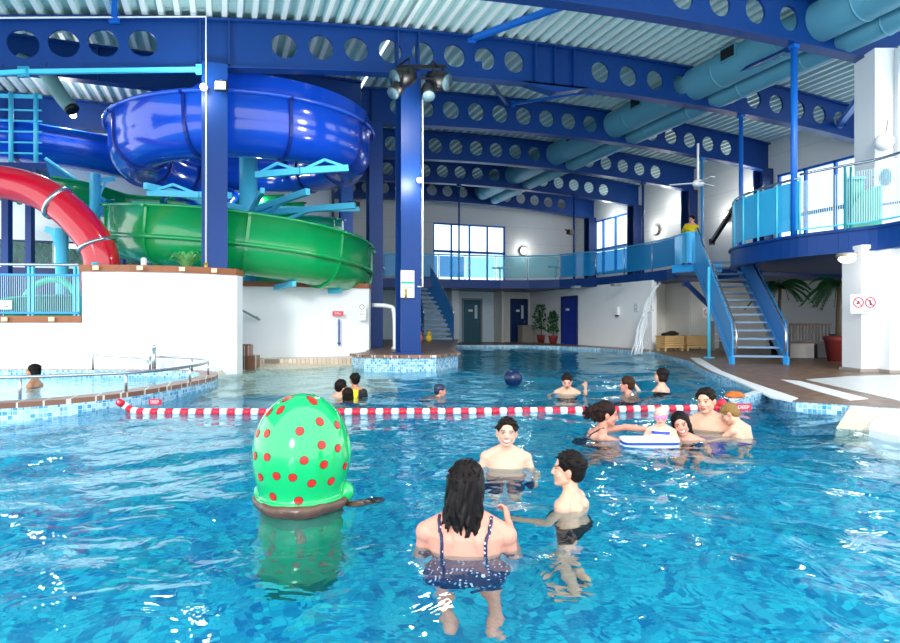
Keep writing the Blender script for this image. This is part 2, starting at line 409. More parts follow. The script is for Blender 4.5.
window('window_4', (-11.5, 22.4), (.5, 22.4), 2.85, 3.6, 8, [], fr=.05, mat=NAVYD, label='low strip window showing the hedge outside')
struct(MB().box((-4.2, 22.26, 1.4), (15.5, .06, 2.7)).build('trim_1', NAVYD), 'dark blue lower panelling behind the slides')
# lower storey walls
wall('wall_lower_far', (3.7, 27.4), (14.2, 27.4), 0, 2.55, .2, [], M('pale_blue_wall', '#cfe2ee', .6))
struct(MB().box((12.35, 26.9, 1.3), (.12, 1.0, 2.5)).box((13.4, 27.2, 1.3), (1.55, .3, 2.5)).build('wall_alcove', CREAM))
wall('wall_lower_side', (14.2, 27.3), (14.2, 17.9), 0, 2.55, .2, [], WHITE)
struct(MB().box((14.95, 19.2, 1.3), (1.5, .15, 2.5)).box((15.75, 18.55, 1.3), (.15, 1.4, 2.5)).box((17.5, 17.9, 1.3), (3.6, .2, 2.5)).build('wall_lower_right', CREAM))
struct(MB().box((10.05, 27.0, 1.3), (.35, .8, 2.5)).build('wall_stair_end', WHITE))
# upper floor (mezzanine) following the wavy edge seen from below
EDGE = [GD(395, 26, 2.5), GD(430, 25.6, 2.5), GD(465, 26.0, 2.5), GD(500, 26.4, 2.5), GD(529, 26.4, 2.5), GD(560, 26.0, 2.5), GD(600, 24.8, 2.5), GD(641, 22.6, 2.5), GD(668, 21.0, 2.5), GD(676, 20.3, 2.5)]
EDGE[0].x = 3.9
mez = MB(); poly = [(p.x, p.y) for p in EDGE]+[(15.6, 16.4), (15.6, 14.6), (19.2, 14.6), (19.2, 31.0), (3.9, 31.0)]
mez.prism(poly, 2.52, 2.84)
struct(mez.build('floor_mezzanine', NAVYD), 'upper walkway floor')
fas = MB()
fas.ribbon([Vector((p.x, p.y, 2.5)) for p in EDGE], .05, .36)
struct(fas.build('trim_2', NAVY), 'blue fascia along the edge of the upper walkway')
# big balcony right
BAL = [GD(925, 11.0, 2.5), GD(880, 12.0, 2.5), GD(840, 12.6, 2.5), GD(800, 13.3, 2.5), GD(770, 14.1, 2.5), GD(748, 14.9, 2.5), GD(736, 15.6, 2.5), GD(733, 16.3, 2.5), GD(738, 17.0, 2.5)]
BAL = catmull(BAL, 4)
bp = [(p.x, p.y) for p in BAL]+[(15.9, 14.5), (19.2, 14.5), (19.2, 7.0), (12.5, 5.5)]
struct(MB().prism(bp, 2.62, 2.98).build('floor_balcony', NAVYD), 'underside and floor of the big balcony')
fb = MB().ribbon([Vector((p.x, p.y, 2.5)) for p in BAL], .06, .42)
for a, b in zip(BAL[:-1], BAL[1:]): fb.bar(Vector((a.x, a.y, 2.93)), Vector((b.x, b.y, 2.93)), .22, .05); fb.bar(Vector((a.x, a.y, 2.5)), Vector((b.x, b.y, 2.5)), .18, .04)
struct(fb.build('trim_3', NAVY), 'blue steel edge beam of the big balcony')
# ================================================================ pool decks
def P(px, py, z=.12): q = GZ(px, py, z); return (q.x, q.y)
deckR = [P(560, 346), P(600, 348), P(655, 352.5), P(690, 361), P(706, 371), P(738, 381), P(764, 390.5), P(796, 402), P(845, 405), P(905, 409), P(1100, 412), (19.2, 3), (19.2, 27.3), (14.1, 27.3)]
d = MB().prism(deckR, -1.1, .12, mi=1, top=0)
struct(d.build('floor_deck_right', [DECKT, MOSW]), 'brown tiled pool deck on the right')
struct(MB().prism([(3.8, 27.3), (14.1, 27.3), P(560, 346), P(520, 345), P(470, 345), (3.8, 25.9)], -1.1, .12, mi=1, top=0).build('floor_deck_far', [DECKT, MOSW]), 'narrow deck along the far wall')
st = MB(); st.prism([P(690, 357.5, .125), P(700, 358, .125), P(722, 371, .125), P(750, 382, .125), P(798, 398, .125), P(792, 400.5, .125), P(770, 396, .125), P(738, 381.5, .125), P(712, 371, .125), P(697, 363, .125)], .10, .127)
st.prism([P(781, 379.5, .125), P(800, 381, .125), P(835, 390, .125), P(868, 398.5, .125), P(850, 400, .125), P(820, 392, .125), P(790, 382.5, .125)], .10, .127)
struct(st.build('trim_4', WHP), 'white curved drainage bands in the deck')
struct(MB().prism([P(806, 379.5, .124), P(852, 376, .124), P(1000, 372, .124), P(1100, 405, .124), P(905, 402, .124)], .10, .126).build('floor_pale_area', PALE), 'pale grey tiled area by the white piers')
# divider block at the rope end
struct(MB().prism([P(731, 402, .12), P(768, 391, .12), P(764, 388, .12), P(728, 399, .12)], -1.1, .125, mi=1, top=0).build('trim_5', [PALE, MOSW]), 'low mosaic faced pool wall stub at the right end of the rope')
# beach entry at right
bm_ = MB(); a = GZ(851, 405, .12); b = GZ(905, 408, .12); c = GZ(905, 436, .03); e = GZ(836, 428, .008); e2 = GZ(872, 430, .02)
bm_.add([a, b, c, e2, e, (a.x, a.y, -1), (b.x, b.y, -1), (c.x, c.y, -1), (e2.x, e2.y, -1), (e.x, e.y, -1)], [(4, 3, 2, 1, 0), (0, 5, 9, 4), (4, 9, 8, 3), (3, 8, 7, 2)])
struct(bm_.build('floor_beach_right', SAND), 'sand coloured tiled ramp into the water')
sl_ = [GZ(890, 409, .13), GZ(1000, 414, .13), GZ(1000, 450, .06), GZ(905, 437, .06), GZ(869, 429, .06), GZ(872, 422, .08)]
struct(MB().add(sl_+[Vector((p.x, p.y, -1)) for p in sl_], [(5, 4, 3, 2, 1, 0)]+[(i, (i+1) % 6, 6+(i+1) % 6, 6+i) for i in range(6)]).build('trim_10', WHP), 'white slab lip at the right edge of the sand coloured ramp')
# beach left in front of white walls
bl = MB(); W0, W1, W2, W3 = GD(219, 12.3, .1), GD(238, 14.9, .16), GD(300, 15.4, .16), GD(372, 16.2, .16)
F0, F1, F2, F3 = GD(215, 9.4, -.55), GD(262, 10.2, -.75), GD(330, 10.6, -.95), GD(400, 11.0, -1.05)
W4 = GD(372, 13.4, .02); 
bl.add([F0, F1, F2, F3, W3, W2, W1, W0, GD(180, 12.2, .1), GD(160, 10.5, -.3)], [(0, 1, 6, 7), (1, 2, 5, 6), (2, 3, 4, 5), (0, 7, 8, 9)])
struct(bl.build('floor_beach_left', SAND), 'pale shallow beach under the water')
struct(MB().prism([(p.x, p.y) for p in (GD(238, 14.6, 0), GD(372, 15.6, 0), GD(372, 17.2, 0), GD(238, 15.8, 0))], -.3, .2).build('floor_ledge', tile_mat('ledge_tiles', '#c9b49f', '#dccbb9', '#8d7a6a', .1, 'xy')), 'tiled ledge at the foot of the white wall')
pl = [GD(352, 14.4, .3), GD(364, 13.85, .3), GD(400, 13.6, .3), GD(436, 13.75, .3), GD(458, 14.8, .3), GD(452, 17.5, .3), GD(457, 26, .3), GD(372, 26, .3), GD(366, 15.5, .3)]
struct(MB().prism([(p.x, p.y) for p in pl], -1.1, .35, mi=1, top=0).build('floor_plinth', [DECKT, MOSW]), 'tiled plinth carrying the notice column')
for i, (b_, z_) in enumerate(((0, .27),)):
    struct(MB().ribbon([Vector((p.x, p.y, .3)) for p in pl[:7]], .06, .06).build('trim_6', COPE), 'brown tile nosing of the plinth')
# ================================================================ curved white walls on the left
def cwall(name, pts, z0, z1, th, label):
    m = MB(); n = len(pts); back = []
    fr = [Vector((p.x, p.y, 0)) for p in pts]
    m.prism([(p.x, p.y) for p in fr]+[((p+FW*th).x, (p+FW*th).y) for p in reversed(fr)], z0, z1)
    return struct(m.build(name, WHITE), label)
def arc_pts(spec, n=6):
    out = []
    for (a, b) in zip(spec[:-1], spec[1:]):
        for i in range(n): t = i/n; out.append(GD(a[0]+(b[0]-a[0])*t, a[1]+(b[1]-a[1])*t, 0))
    out.append(GD(spec[-1][0], spec[-1][1], 0)); return out
w1 = [(82, 11.9), (130, 11.95), (180, 12.2), (215, 12.55), (237, 12.9)]
cwall('wall_white_curved', arc_pts(w1, 3), -.3, 2.06, .35, 'white curved wall beside the whirlpool')
w0 = [(-60, 11.95), (0, 11.9), (40, 11.9), (82, 11.9)]
cwall('wall_white_low', arc_pts(w0, 2), -.3, 1.08, .35, 'low part of the white curved wall under the mesh fence')
w2 = [(236, 15.25), (300, 15.7), (369, 16.4)]
cwall('wall_white_straight', arc_pts(w2, 4), -.3, 1.97, .35, 'white wall with the depth arrow')
def coping(name, spec, z, label):
    m = MB(); pts = arc_pts(spec, 4)
    fr = [Vector((p.x, p.y, 0))-FW*.04 for p in pts]
    m.prism([(p.x, p.y) for p in fr]+[((p+FW*.45).x, (p+FW*.45).y) for p in reversed(fr)], z, z+.13)
    o = m.build(name, WOODC); struct(o, label); return o
coping('trim_7', [(80, 11.9)]+w1[1:], 2.06, 'orange brown timber coping of the curved wall')
coping('trim_8', w0, 1.08, 'timber coping below the mesh fence')
coping('trim_9', w2, 1.97, 'timber coping of the far white wall')
# lamps set in the coping
for px, d_ in ((97, 11.85), (141, 11.9), (183, 12.15), (215, 12.5)):
    q = GD(px, d_, 2.06)-FW*.045
    tag(MB().box(q+Vector((0, 0, .065)), (.11, .02, .08), -TH).build('coping_light', M('cream_lamp_glass', '#f4dcae', .4), at=q), {97: 'small square light in the tall wall coping next to the red tube', 141: 'small square light in the tall wall coping below the white glare of the green slide', 183: 'small square light in the coping just left of the big column', 215: 'small square light in the coping directly in front of the big column'}[px], 'coping light', 'square coping lights')
for px in (6, 53):
    q = GD(px, 11.85, 1.08)-FW*.045
    tag(MB().box(q+Vector((0, 0, .065)), (.11, .02, .08), -TH).build('coping_light', MATS['cream_lamp_glass'], at=q), {6: 'square light under the white notice of the mesh fence', 53: 'square light under the green end of the mesh fence'}[px], 'coping light', 'square coping lights')
# ================================================================ whirlpool
RO = [(-45, 405), (0, 403.5), (60, 399.5), (120, 393.5), (170, 386), (203, 379.5), (216, 375.8), (217, 372.5), (206, 370.5), (180, 369.6), (120, 369.3), (60, 369.1), (-45, 369)]
ro = [GZ(x, y, .19) for x, y in RO]
cen = sum((Vector(p) for p in ro), Vector())/len(ro)
def sm_loop(pts):
    out = []; n = len(pts)
    for i in range(n-1):
        p0, p1, p2, p3 = pts[max(i-1, 0)], pts[i], pts[i+1], pts[min(i+2, n-1)]
        for k in range(5):
            t = k/5; out.append(.5*((2*p1)+(-p0+p2)*t+(2*p0-5*p1+4*p2-p3)*t*t+(-p0+3*p1-3*p2+p3)*t**3))
    out.append(pts[-1]); return out
ro = sm_loop(ro)
def inset(pts, w):
    out = []; n = len(pts)
    for i, p in enumerate(pts):
        t = pts[min(i+1, n-1)]-pts[max(i-1, 0)]; t.z = 0; t.normalize(); out.append(p+Vector((-t.y, t.x, 0))*w)
    return out
ri = inset(ro, .3); m = MB(); n = len(ro)
for i in range(n-1):
    a, b, c, e = ro[i], ro[i+1], ri[i+1], ri[i]
    z = lambda p, h: Vector((p.x, p.y, h))
    m.add([z(a, .19), z(b, .19), z(c, .19), z(e, .19)], [(0, 1, 2, 3)], 1)
    m.add([z(a, .13), z(b, .13), z(b, .19), z(a, .19)], [(0, 1, 2, 3)], 1)
    a2, b2, c2_, e2_ = [p for p in (a, b, c, e)]
    m.add([z(a, -1.1), z(b, -1.1), z(b, .13), z(a, .13)], [(0, 1, 2, 3)], 0)
    m.add([z(e, .19), z(c, .19), z(c, -1.1), z(e, -1.1)], [(0, 1, 2, 3)], 0)
wh = struct(m.build('floor_whirlpool', [MOSW, COPE]), 'raised mosaic whirlpool wall with a brown tiled rim')
m = MB(); m.add([Vector((p.x, p.y, -.9)) for p in ri], [tuple(range(n))]); struct(m.build('floor_whirlpool_bottom', MOSW))
# ================================================================ slides
def uprof(r, hl, hr, th, a=16):
    """U section: side heights above centre on left / right; closed outline"""
    inner = [(-r, hl)]+[(-r*math.cos(PI*k/a), -r*math.sin(PI*k/a)) for k in range(a+1)]+[(r, hr)]
    R_ = r+th
    outer = [(R_, hr)]+[(R_*math.cos(PI*k/a), -R_*math.sin(PI*k/a)) for k in range(a+1)]+[(-R_, hl)]
    lipr = [(R_+.10, hr), (R_+.10, hr-.05), (R_, hr-.06)]
    lipl = [(-R_, hl-.06), (-R_-.10, hl-.05), (-R_-.10, hl)]
    return inner+lipr+outer[1:-1]+lipl
def frames(path):
    fr = []
    for i, p in enumerate(path):
        t = path[min(i+1, len(path)-1)]-path[max(i-1, 0)]; h = Vector((t.x, t.y, 0))
        h.normalize() if h.length > .02 else None
        if h.length < .02: h = fr[-1][2]
        s = Vector((h.y, -h.x, 0)); t.normalize(); up = s.cross(t)
        fr.append((s, up, h))
    return fr
def sweep(mb, path, prof, mi=0, smooth=True, fr=None):
    fr = fr or frames(path); n = len(prof); vs = []; fs = []
    for p, (s, up, _) in zip(path, fr): vs += [p+s*a+up*b for a, b in prof]
    for i in range(len(path)-1):
        for k in range(n):
            k2 = (k+1) % n; fs.append((i*n+k, i*n+k2, (i+1)*n+k2, (i+1)*n+k))
    fs += [tuple(range(n-1, -1, -1)), tuple((len(path)-1)*n+k for k in range(n))]
    return mb.add(vs, fs, mi, smooth)
def flume(name, label, path, r, hl, hr, mat, every=9, base=None, fmat=None):
    t = thing(name, label, 'water slide', base or (path[0].x, path[0].y, path[0].z))
    o = sweep(MB(), path, uprof(r, hl, hr, .05)).build('channel', mat, t)
    fr = frames(path); pr = uprof(r+.05, hl-.02, hr-.02, .05)
    for i in range(every//2, len(path)-1, every):
        a, b = path[i], path[i+1]; d_ = (b-a).normalized()*.035
        m = MB(); sweep(m, [a-d_, a+d_], pr, fr=[fr[i], fr[i]], smooth=False); m.build('joint_flange', fmat or mat, o)
    return t
HC = GD(247, 16.9, 0)      # helix centre
def hel(r, a0, a1, z0, z1, n):
    out = []
    for i in range(n+1):
        t = i/n; a = math.radians(a0+(a1-a0)*t)        # camera-relative: 0 = away, 90 = right, 180 = toward camera
        p = HC+FW*(math.cos(a)*r)+RT*(math.sin(a)*r); p.z = z0+(z1-z0)*t; out.append(p)
    return out
# blue: comes in from the left, passes behind, right, front, left and dives down
ent = [GD(-80, 16.8, 6.35), GD(0, 17.3, 6.3), GD(50, 17.8, 6.25), GD(95, 18.4, 6.2), GD(140, 19.2, 6.1), GD(190, 19.6, 6.0)]
RB = 2.66
bp_ = catmull(ent+hel(RB, 8, 300, 5.85, 5.35, 22), 3)
bp_ = bp_+catmull([bp_[-1]]+hel(RB, 312, 330, 5.2, 4.6, 2)+[HC+FW*(2.0)-RT*2.1+Vector((0, 0, 3.6)), HC+FW*(1.7)-RT*2.2+Vector((0, 0, 2.8))], 4)[1:]
# travelling clockwise seen from above: the outer wall is on the left of travel
tb = flume('water_slide', 'big open blue spiral flume winding around the cyan pole', bp_, .62, .60, .28, SLB, every=9, fmat=M('blue_flange', '#10308e', .3))
# raised splash guard on the front right of the rim
m = MB(); gs = hel(RB+.64, 186, 84, 0, 0, 24)
for k in range(24):
    t0, t1 = k/24, (k+1)/24; zz = lambda t: 6.10+.18*t; hh = lambda t: .5*min(1, t*7)*(1-.15*t)
    a, b = gs[k], gs[k+1]; q = [V for V in (Vector((a.x, a.y, zz(t0)-.1)), Vector((b.x, b.y, zz(t1)-.1)), Vector((b.x, b.y, zz(t1)+hh(t1))), Vector((a.x, a.y, zz(t0)+hh(t0))))]
    c = Vector((HC.x, HC.y, 0)); inn = [v+(Vector((c.x-v.x, c.y-v.y, 0)).normalized()*.04) for v in q]
    m.add(q+inn, [(0, 1, 2, 3), (7, 6, 5, 4), (3, 2, 6, 7), (0, 4, 5, 1)], 0, False)
m.build('splash_guard', SLB, tb)
fr_b = frames(bp_); MB().tube([p-s_*.76+Vector((0, 0, .58)) for p, (s_, u_, h_) in list(zip(bp_, fr_b))[24:84]], .05, 8).build('side_lip', SLBI, tb)
# green lower spiral
gp = catmull([GD(-40, 16.0, 4.9), GD(20, 16.6, 4.85), GD(70, 17.2, 4.8)]+[GD(120, 18.8, 4.75), GD(190, 19.5, 4.75), GD(250, 19.4, 4.75), GD(295, 19.0, 4.75)], 4)
flume('water_slide', 'upper green flume crossing behind the cyan pole under the blue spiral', gp, .52, .12, .12, SLG, every=8)
gp = catmull([HC+FW*(math.cos(math.radians(a))*2.72)+RT*(math.sin(math.radians(a))*2.72)+Vector((0, 0, z)) for a, z in ((262, 3.6), (242, 3.3), (222, 3.12), (202, 3.0), (182, 2.9), (162, 2.8), (142, 2.7), (122, 2.6), (102, 2.5), (80, 2.4), (55, 2.3), (30, 2.2), (5, 2.1), (-20, 1.9))], 4)
flume('water_slide', 'big open green spiral flume curling down in front below the blue one', gp, .58, .85, .72, SLG, every=8)
fr_g = frames(gp); tg = bpy.data.objects['water_slide.002'] if 'water_slide.002' in bpy.data.objects else None
MB().tube([p+s_*.68+Vector((0, 0, .0)) for p, (s_, u_, h_) in zip(gp, fr_g)], .055, 8).build('side_lip', SLG, tg)
# upper edge of inner teal piece
tp = catmull([GD(330, 19.5, 4.0), GD(315, 18.6, 3.9), GD(295, 18.0, 3.8), GD(270, 18.2, 3.6)], 4)
flume('water_slide', 'short dark teal flume piece sticking up behind the green spiral', tp, .42, .3, .3, SLT, every=6)
# red tube
rp = catmull([GD(-110, 13.4, 4.1), GD(-50, 13.4, 4.17), GD(0, 13.4, 4.12), GD(35, 13.45, 3.95), GD(62, 13.5, 3.62), GD(82, 13.5, 3.2), GD(97, 13.5, 2.75), GD(102, 13.5, 2.3), GD(96, 13.5, 1.9), GD(88, 13.6, 1.4)], 7)
t = thing('water_slide', 'glossy red closed tube slide curving down behind the white wall', 'water slide', rp[0])
MB().tube(rp, .36, 24).build('tube_shell', SLR, t)
for i in (27, 42, 52):
    a, b = rp[i], rp[i+1]; d_ = (b-a).normalized()*.03
    MB().tube([a-d_, a+d_], .41, 24).build('clamp_ring', STEEL, t)
# teal / green flume mouth behind the mesh fence
mp_ = catmull([GD(110, 14.2, 1.0), GD(80, 13.7, 1.05), GD(55, 13.3, 1.1), GD(30, 13.2, 1.0)], 5)
t = thing('slide_runout', 'teal flume mouth behind the cyan mesh fence', 'water slide', mp_[0])
m = MB(); sweep(m, mp_, uprof(.8, .55, .35, .06)); m.build('channel', SLT, t)
rimp = [GD(22, 13.0, 1.2), GD(24, 13.0, 1.55), GD(35, 13.0, 1.85), GD(52, 13.0, 1.98), GD(66, 13.0, 1.9), GD(78, 13.0, 1.6), GD(80, 13.0, 1.2)]
MB().tube(catmull(rimp, 4), .07, 10).build('mouth_rim', M('mint_fibreglass', '#2fdcae', .2, coat=.5), t)
t2 = MB().tube(catmull([GD(4, 12.95, 1.15), GD(14, 12.95, 1.5), GD(26, 12.95, 1.56), GD(42, 12.95, 1.3), GD(50, 12.95, 1.1)], 4), .05, 8)
t2.ball(GD(26, 13.05, 1.2), (.3, .1, .3)); t2.build('inner_lip', MATS['mint_fibreglass'], t)
# ---- cyan supports
def pole(px, d, z0, z1, r, label, arms=(), mat=CYAN):
    b = GD(px, d, z0); t = thing('slide_support', label, 'slide support', b, 'cyan slide supports')
    MB().tube([b, (b.x, b.y, z1)], r, 18).build('post', mat, t)
    for (dx, dd, z, w) in arms:
        e = b+RT*dx+FW*dd; e.z = z
        s = Vector((b.x, b.y, z-.12)); m = MB().bar(s, e, w, w*1.3); m.bar(Vector((b.x, b.y, z-.75)), s.lerp(e, .6), w*.7, w*.7); m.build('arm', mat, t)
    return t
pole(248.5, 16.9, 0, 7.96, .24, 'thick cyan centre pole of the spiral slides', [(3.0, -.6, 4.15, .12), (-2.9, -.5, 4.2, .12), (2.1, -2.1, 4.2, .12), (-1.6, -2.5, 4.25, .12), (2.9, .8, 4.3, .1), (1.2, -2.7, 4.1, .1), (-2.3, -1.6, 2.25, .1), (1.8, -2.2, 2.0, .1), (2.7, -1.0, 1.9, .1), (-2.5, 1.4, 4.3, .1), (.4, 2.8, 4.0, .1)])
pole(95, 16.2, 0, 4.95, .13, 'slim cyan pole left of the spiral under the straight blue flume', [(.35, .3, 4.9, .08)])
pole(62, 13.75, 0, 3.15, .13, 'cyan pole carrying the middle of the red tube', [(-.35, 0, 3.15, .1)])
pole(95, 13.15, 0, 2.35, .08, 'thin cyan strut in front of the red tube bend')
pole(155, 14.4, 0, 2.35, .17, 'stubby cyan post under the white glare of the green flume', [(1.2, .0, 2.32, .09)])
for px, d, lab, z1 in ((7, 15.5, 'slim dark blue post behind the red tube at the left edge', 4.6), (30, 17.5, 'slim dark blue post right of the left edge post behind the red tube', 4.4), (122, 18.3, 'slim dark blue post behind the bend of the red tube', 4.5)):
    b = GD(px, d, 0); t = thing('tower_post', lab, 'post', b); MB().box((b.x, b.y, z1/2), (.17, .17, z1), -TH).build('shaft', NAVY, t); MB().box((b.x, b.y, .02), (.3, .3, .04), -TH).build('base_plate', NAVY, t)
# brace frames between blue and green (cyan trusses)
def truss(name, pts, label):
    t = thing(name, label, 'brace', pts[0]); m = MB()
    for a, b in zip(pts[:-1], pts[1:]): m.bar(a, b, .10, .14)
    m.build('chord', CYAN, t)
    m = MB(); 
    for a, b in zip(pts[:-1], pts[1:]):
        k = a.lerp(b, .5)+Vector((0, 0, .22)); m.bar(a, k, .06, .06); m.bar(b, k, .06, .06)
    m.build('lacing', CYAN, t)
truss('slide_brace', [G(148, 193, 14.6), G(200, 195, 14.2), G(232, 196, 14.3)], 'cyan brace under the left end of the blue spiral')
truss('slide_brace', [G(256, 175, 14.2), G(300, 171, 13.9), G(348, 168, 14.3)], 'cyan brace under the right end of the blue spiral')
# ---- slide tower platform top left
t = thing('tower_platform', 'cyan railed slide platform in the top left corner', 'platform', GD(20, 14.5, 4.75))
MB().prism([(q.x, q.y) for q in (GD(-60, 14.2, 0), GD(46, 14.4, 0), GD(52, 16.5, 0), GD(-60, 16.5, 0))], 4.62, 4.78).build('deck', NAVY, t)
m = MB()
for px, dd in ((-40, 14.25), (-14, 14.3), (11, 14.33), (36, 14.4)):
    a = GD(px, dd, 4.78); MB().tube([a, a+Vector((0, 0, 1.62))], .05, 8).build('post', CYAN, t)
for z in (5.0, 5.25, 5.5, 5.75, 6.0, 6.32): MB().bar(GD(-60, 14.25, z), GD(42, 14.4, z), .03, .035 if z < 6.3 else .09).build('rail', CYAN, t)
MB().add([GD(-60, 14.27, 4.85), GD(-2, 14.3, 4.85), GD(-2, 14.3, 6.3), GD(-60, 14.27, 6.3)], [(0, 1, 2, 3)]).add([GD(-60, 14.29, 4.85), GD(-2, 14.32, 4.85), GD(-2, 14.32, 6.3), GD(-60, 14.29, 6.3)], [(3, 2, 1, 0)]).build('mesh_panel', PERF, t)
m = MB()
for k in range(7): m.bar(GD(-50+k*14, 14.35, 4.6), GD(-50+k*14, 16.3, 4.6), .08, .12)
m.build('joists', NAVY, t)
# sloping cyan stair guard behind the red tube
t = thing('stair_guard', 'sloping cyan stair guard behind the red tube', 'railing', G(45, 160, 16.8))
a, b, c, e = G(45, 158, 16.8), G(112, 205, 17.6), G(112, 222, 17.6), G(45, 176, 16.8)
MB().add([a, b, c, e]+[q+FW*.03 for q in (a, b, c, e)], [(3, 2, 1, 0), (4, 5, 6, 7), (0, 1, 5, 4), (2, 3, 7, 6)]).build('panel', PERFB, t)
MB().tube([a, b], .04).build('handrail', CYAN, t)
# ---- hedge outside the strip window, and plants on the ledge
def hedge(p0, p1, h0, h1, lab, seed):
    random.seed(seed); m = MB(); p0 = Vector(p0); p1 = Vector(p1)
    for i in range(1800):
        q = p0.lerp(p1, random.random())+Vector((0, random.uniform(-.3, .3), random.uniform(h0, h1)*random.random()**.5))
        s = random.uniform(.08, .16); a = random.random()*6.3; n = Vector((math.cos(a), math.sin(a), random.uniform(-.6, .6))).normalized(); k = n.cross(Vector((0, 0, 1))).normalized(); l = n.cross(k)
        m.add([q-k*s*.5, q+l*s, q+k*s*.5, q-l*s], [(0, 1, 2, 3)])
    c = (p0+p1)/2; m.box(c+Vector((0, .1, h1/2-.2)), (abs(p1.x-p0.x), .25, h1-.4))
    tag(m.build('hedge', LEAF, at=(c.x, c.y, 0)), lab, 'hedge')
hedge((-11, 23.5, 0), (-5.2, 23.5, 0), 2.2, 4.1, 'dark green hedge seen through the strip window behind the red tube', 1)
hedge((-5.0, 23.5, 0), (0.5, 23.5, 0), 2.2, 3.9, 'dark green hedge seen through the strip window beside the green flume', 2)
def fern(base, r, h, n, label, mat, seed, cat='plant'):
    random.seed(seed); t = thing('fern_plant', label, cat, base); b = Vector(base); m = MB()
    for i in range(n):
        a = random.random()*6.28; dr = Vector((math.cos(a), math.sin(a), 0)); L = random.uniform(.6, 1)*r; hh = random.uniform(.5, 1)*h; w = Vector((-dr.y, dr.x, 0))*.035; prev = b
        for k in range(1, 6):
            s = k/5; q = b+dr*(L*s)+Vector((0, 0, hh*math.sin(s*2.2))); ww = w*(1.6-s*1.4); m.add([prev-ww, q-ww*.8, q+ww*.8, prev+ww], [(0, 1, 2, 3)]); prev = q
    m.build('fronds', mat, t); MB().tube([b-Vector((0, 0, .02)), b+Vector((0, 0, h*.35))], .03, 6).build('stem', mat, t)
PLG = M('pale_green_leaf', '#7ec77a', .5, var=.2)
fern(GD(187, 12.75, 2.16), .5, .38, 60, 'pale leafy plant on the coping left of the big column', PLG, 3)
fern(GD(331, 16.3, 2.1), .45, .34, 50, 'bright green leafy plant at the right end of the straight coping', M('lime_leaf', '#57c43c', .5, var=.2), 4)
# small white bollard on the coping beside the glare
tag(MB().lathe(GD(144, 12.7, 2.13), [(.06, 0), (.06, .22), (.05, .26), (.02, .28)]).build('path_light', WHP, at=GD(144, 12.7, 2.13)), 'small white bottle shaped light standing on the curved coping', 'light')
# ================================================================ ducts, lamps, rods
def duct(u, z, r, v0, v1, label):
    t = thing('air_duct', label, 'duct', (u, v0, z)); pts = [(u, v0+(v1-v0)*k/12, z) for k in range(13)]
    MB().tube(pts, r, 28).build('duct_tube', DUCT, t)
    for v in np.arange(v0+1.6, v1, 1.92):
        if min(abs(v-x) for x in VS) > .3: MB().tube([(u, v-.02, z), (u, v+.02, z)], r+.015, 28).build('joint_band', DUCT, t)
    return t
dt = duct(12.4, 7.72, .44, 5.5, 29.0, 'thick teal grey ventilation duct, the upper left one of the pair')
duct(13.1, 7.38, .27, 5.5, 29.0, 'thinner teal grey ventilation duct, lower right one of the pair')
for v in (12.2, 15.9, 19.7):
    c = Vector((12.4, v, 7.72)); o = MB().box(c+Vector((-.18, 0, .12)), (.62, .5, .34)); o.build('outlet_box', DUCT, dt)
    MB().box(c+Vector((-.5, 0, .12)), (.03, .42, .26)).build('outlet_grille', BLACK, dt)
# left duct near top-left
lp = catmull([G(20, 60, 15), G(45, 72, 15), G(52, 82, 15), G(62, 97, 15), G(71, 108, 15)], 5)
t = thing('air_duct', 'grey green duct hanging in the top left corner', 'duct', lp[0]); MB().tube(lp, .17, 16).build('duct_tube', M('grey_green_duct', '#6f9a9c', .5), t)
MB().tube([lp[-1], lp[-1]+(lp[-1]-lp[-2]).normalized()*.08], .16, 16).build('duct_mouth', BLACK, t)
# hanger rods
def rod(name, px, v, z0, label, r=.035, mat=NAVY):
    a = ON_V(px, v, 0); zt_ = zb(a.x); t = thing(name, label, 'hanger rod', (a.x, a.y, z0), 'blue hanger rods')
    MB().tube([(a.x, a.y, z0), (a.x, a.y, zt_)], r, 10).build('rod', mat, t)
    MB().box((a.x, a.y, zt_-.06), (.16, .16, .12)).build('end_bracket', mat, t)
rod('hanger_rod', 794, 10.06, 2.98, 'thick blue hanger rod holding the front of the big balcony', .07, BLUE)
rod('hanger_rod', 741, 13.9, 2.84, 'blue hanger rod at the left tip of the big balcony', .06, BLUE)
rod('hanger_rod', 702, 17.7, 2.84, 'blue hanger rod right above the top of the steel stairs', .05, SKYB)
rod('hanger_rod', 643, 21.6, 2.84, 'dark blue hanger rod standing in the middle of the walkway glass', .05)
rod('hanger_rod', 574, 24.9, 2.84, 'dark blue hanger rod left of the small side window', .05)
rod('hanger_rod', 459, 25.4, 2.84, 'thin dark blue hanger rod in front of the glazed end window', .04)
# diagonal braces
def brace(a, b, w, label, mat=NAVY, name='diagonal_brace'):
    t = thing(name, label, 'brace', a); MB().bar(a, b, w, w).build('bar', mat, t); MB().box(b, (.2, .05, .2), -TH).build('end_plate', mat, t); MB().box(a, (.2, .05, .2), -TH).build('end_plate', mat, t)
brace(ON_V(472, 13.85, zt(5.5)-.05), Vector((8.2, 10.2, 8.1)), .12, 'bright blue diagonal strut near the top centre under the white ribs', BLUE)
brace(Vector((-2.0, 13.8, 7.1)), Vector((-1.5, 10.5, 7.1)), .1, 'bright blue diagonal strut in the top left under the white ribs', BLUE)
brace(ON_V(478, 13.9, zb(6)+.3), ON_V(508, 17.6, zb(9)+.75), .08, 'thin navy strut between the first two long beams')
brace(ON_V(512, 17.6, zb(9)+.8), ON_V(590, 14.1, zb(9)+.05), .08, 'thin blue strut reaching back from the main beam joint', BLUE)
brace(ON_V(790, 10.3, zb(12)+.02), ON_V(640, 17.6, zb(13)+.95), .07, 'thin steel strut below the ducts', NAVY)
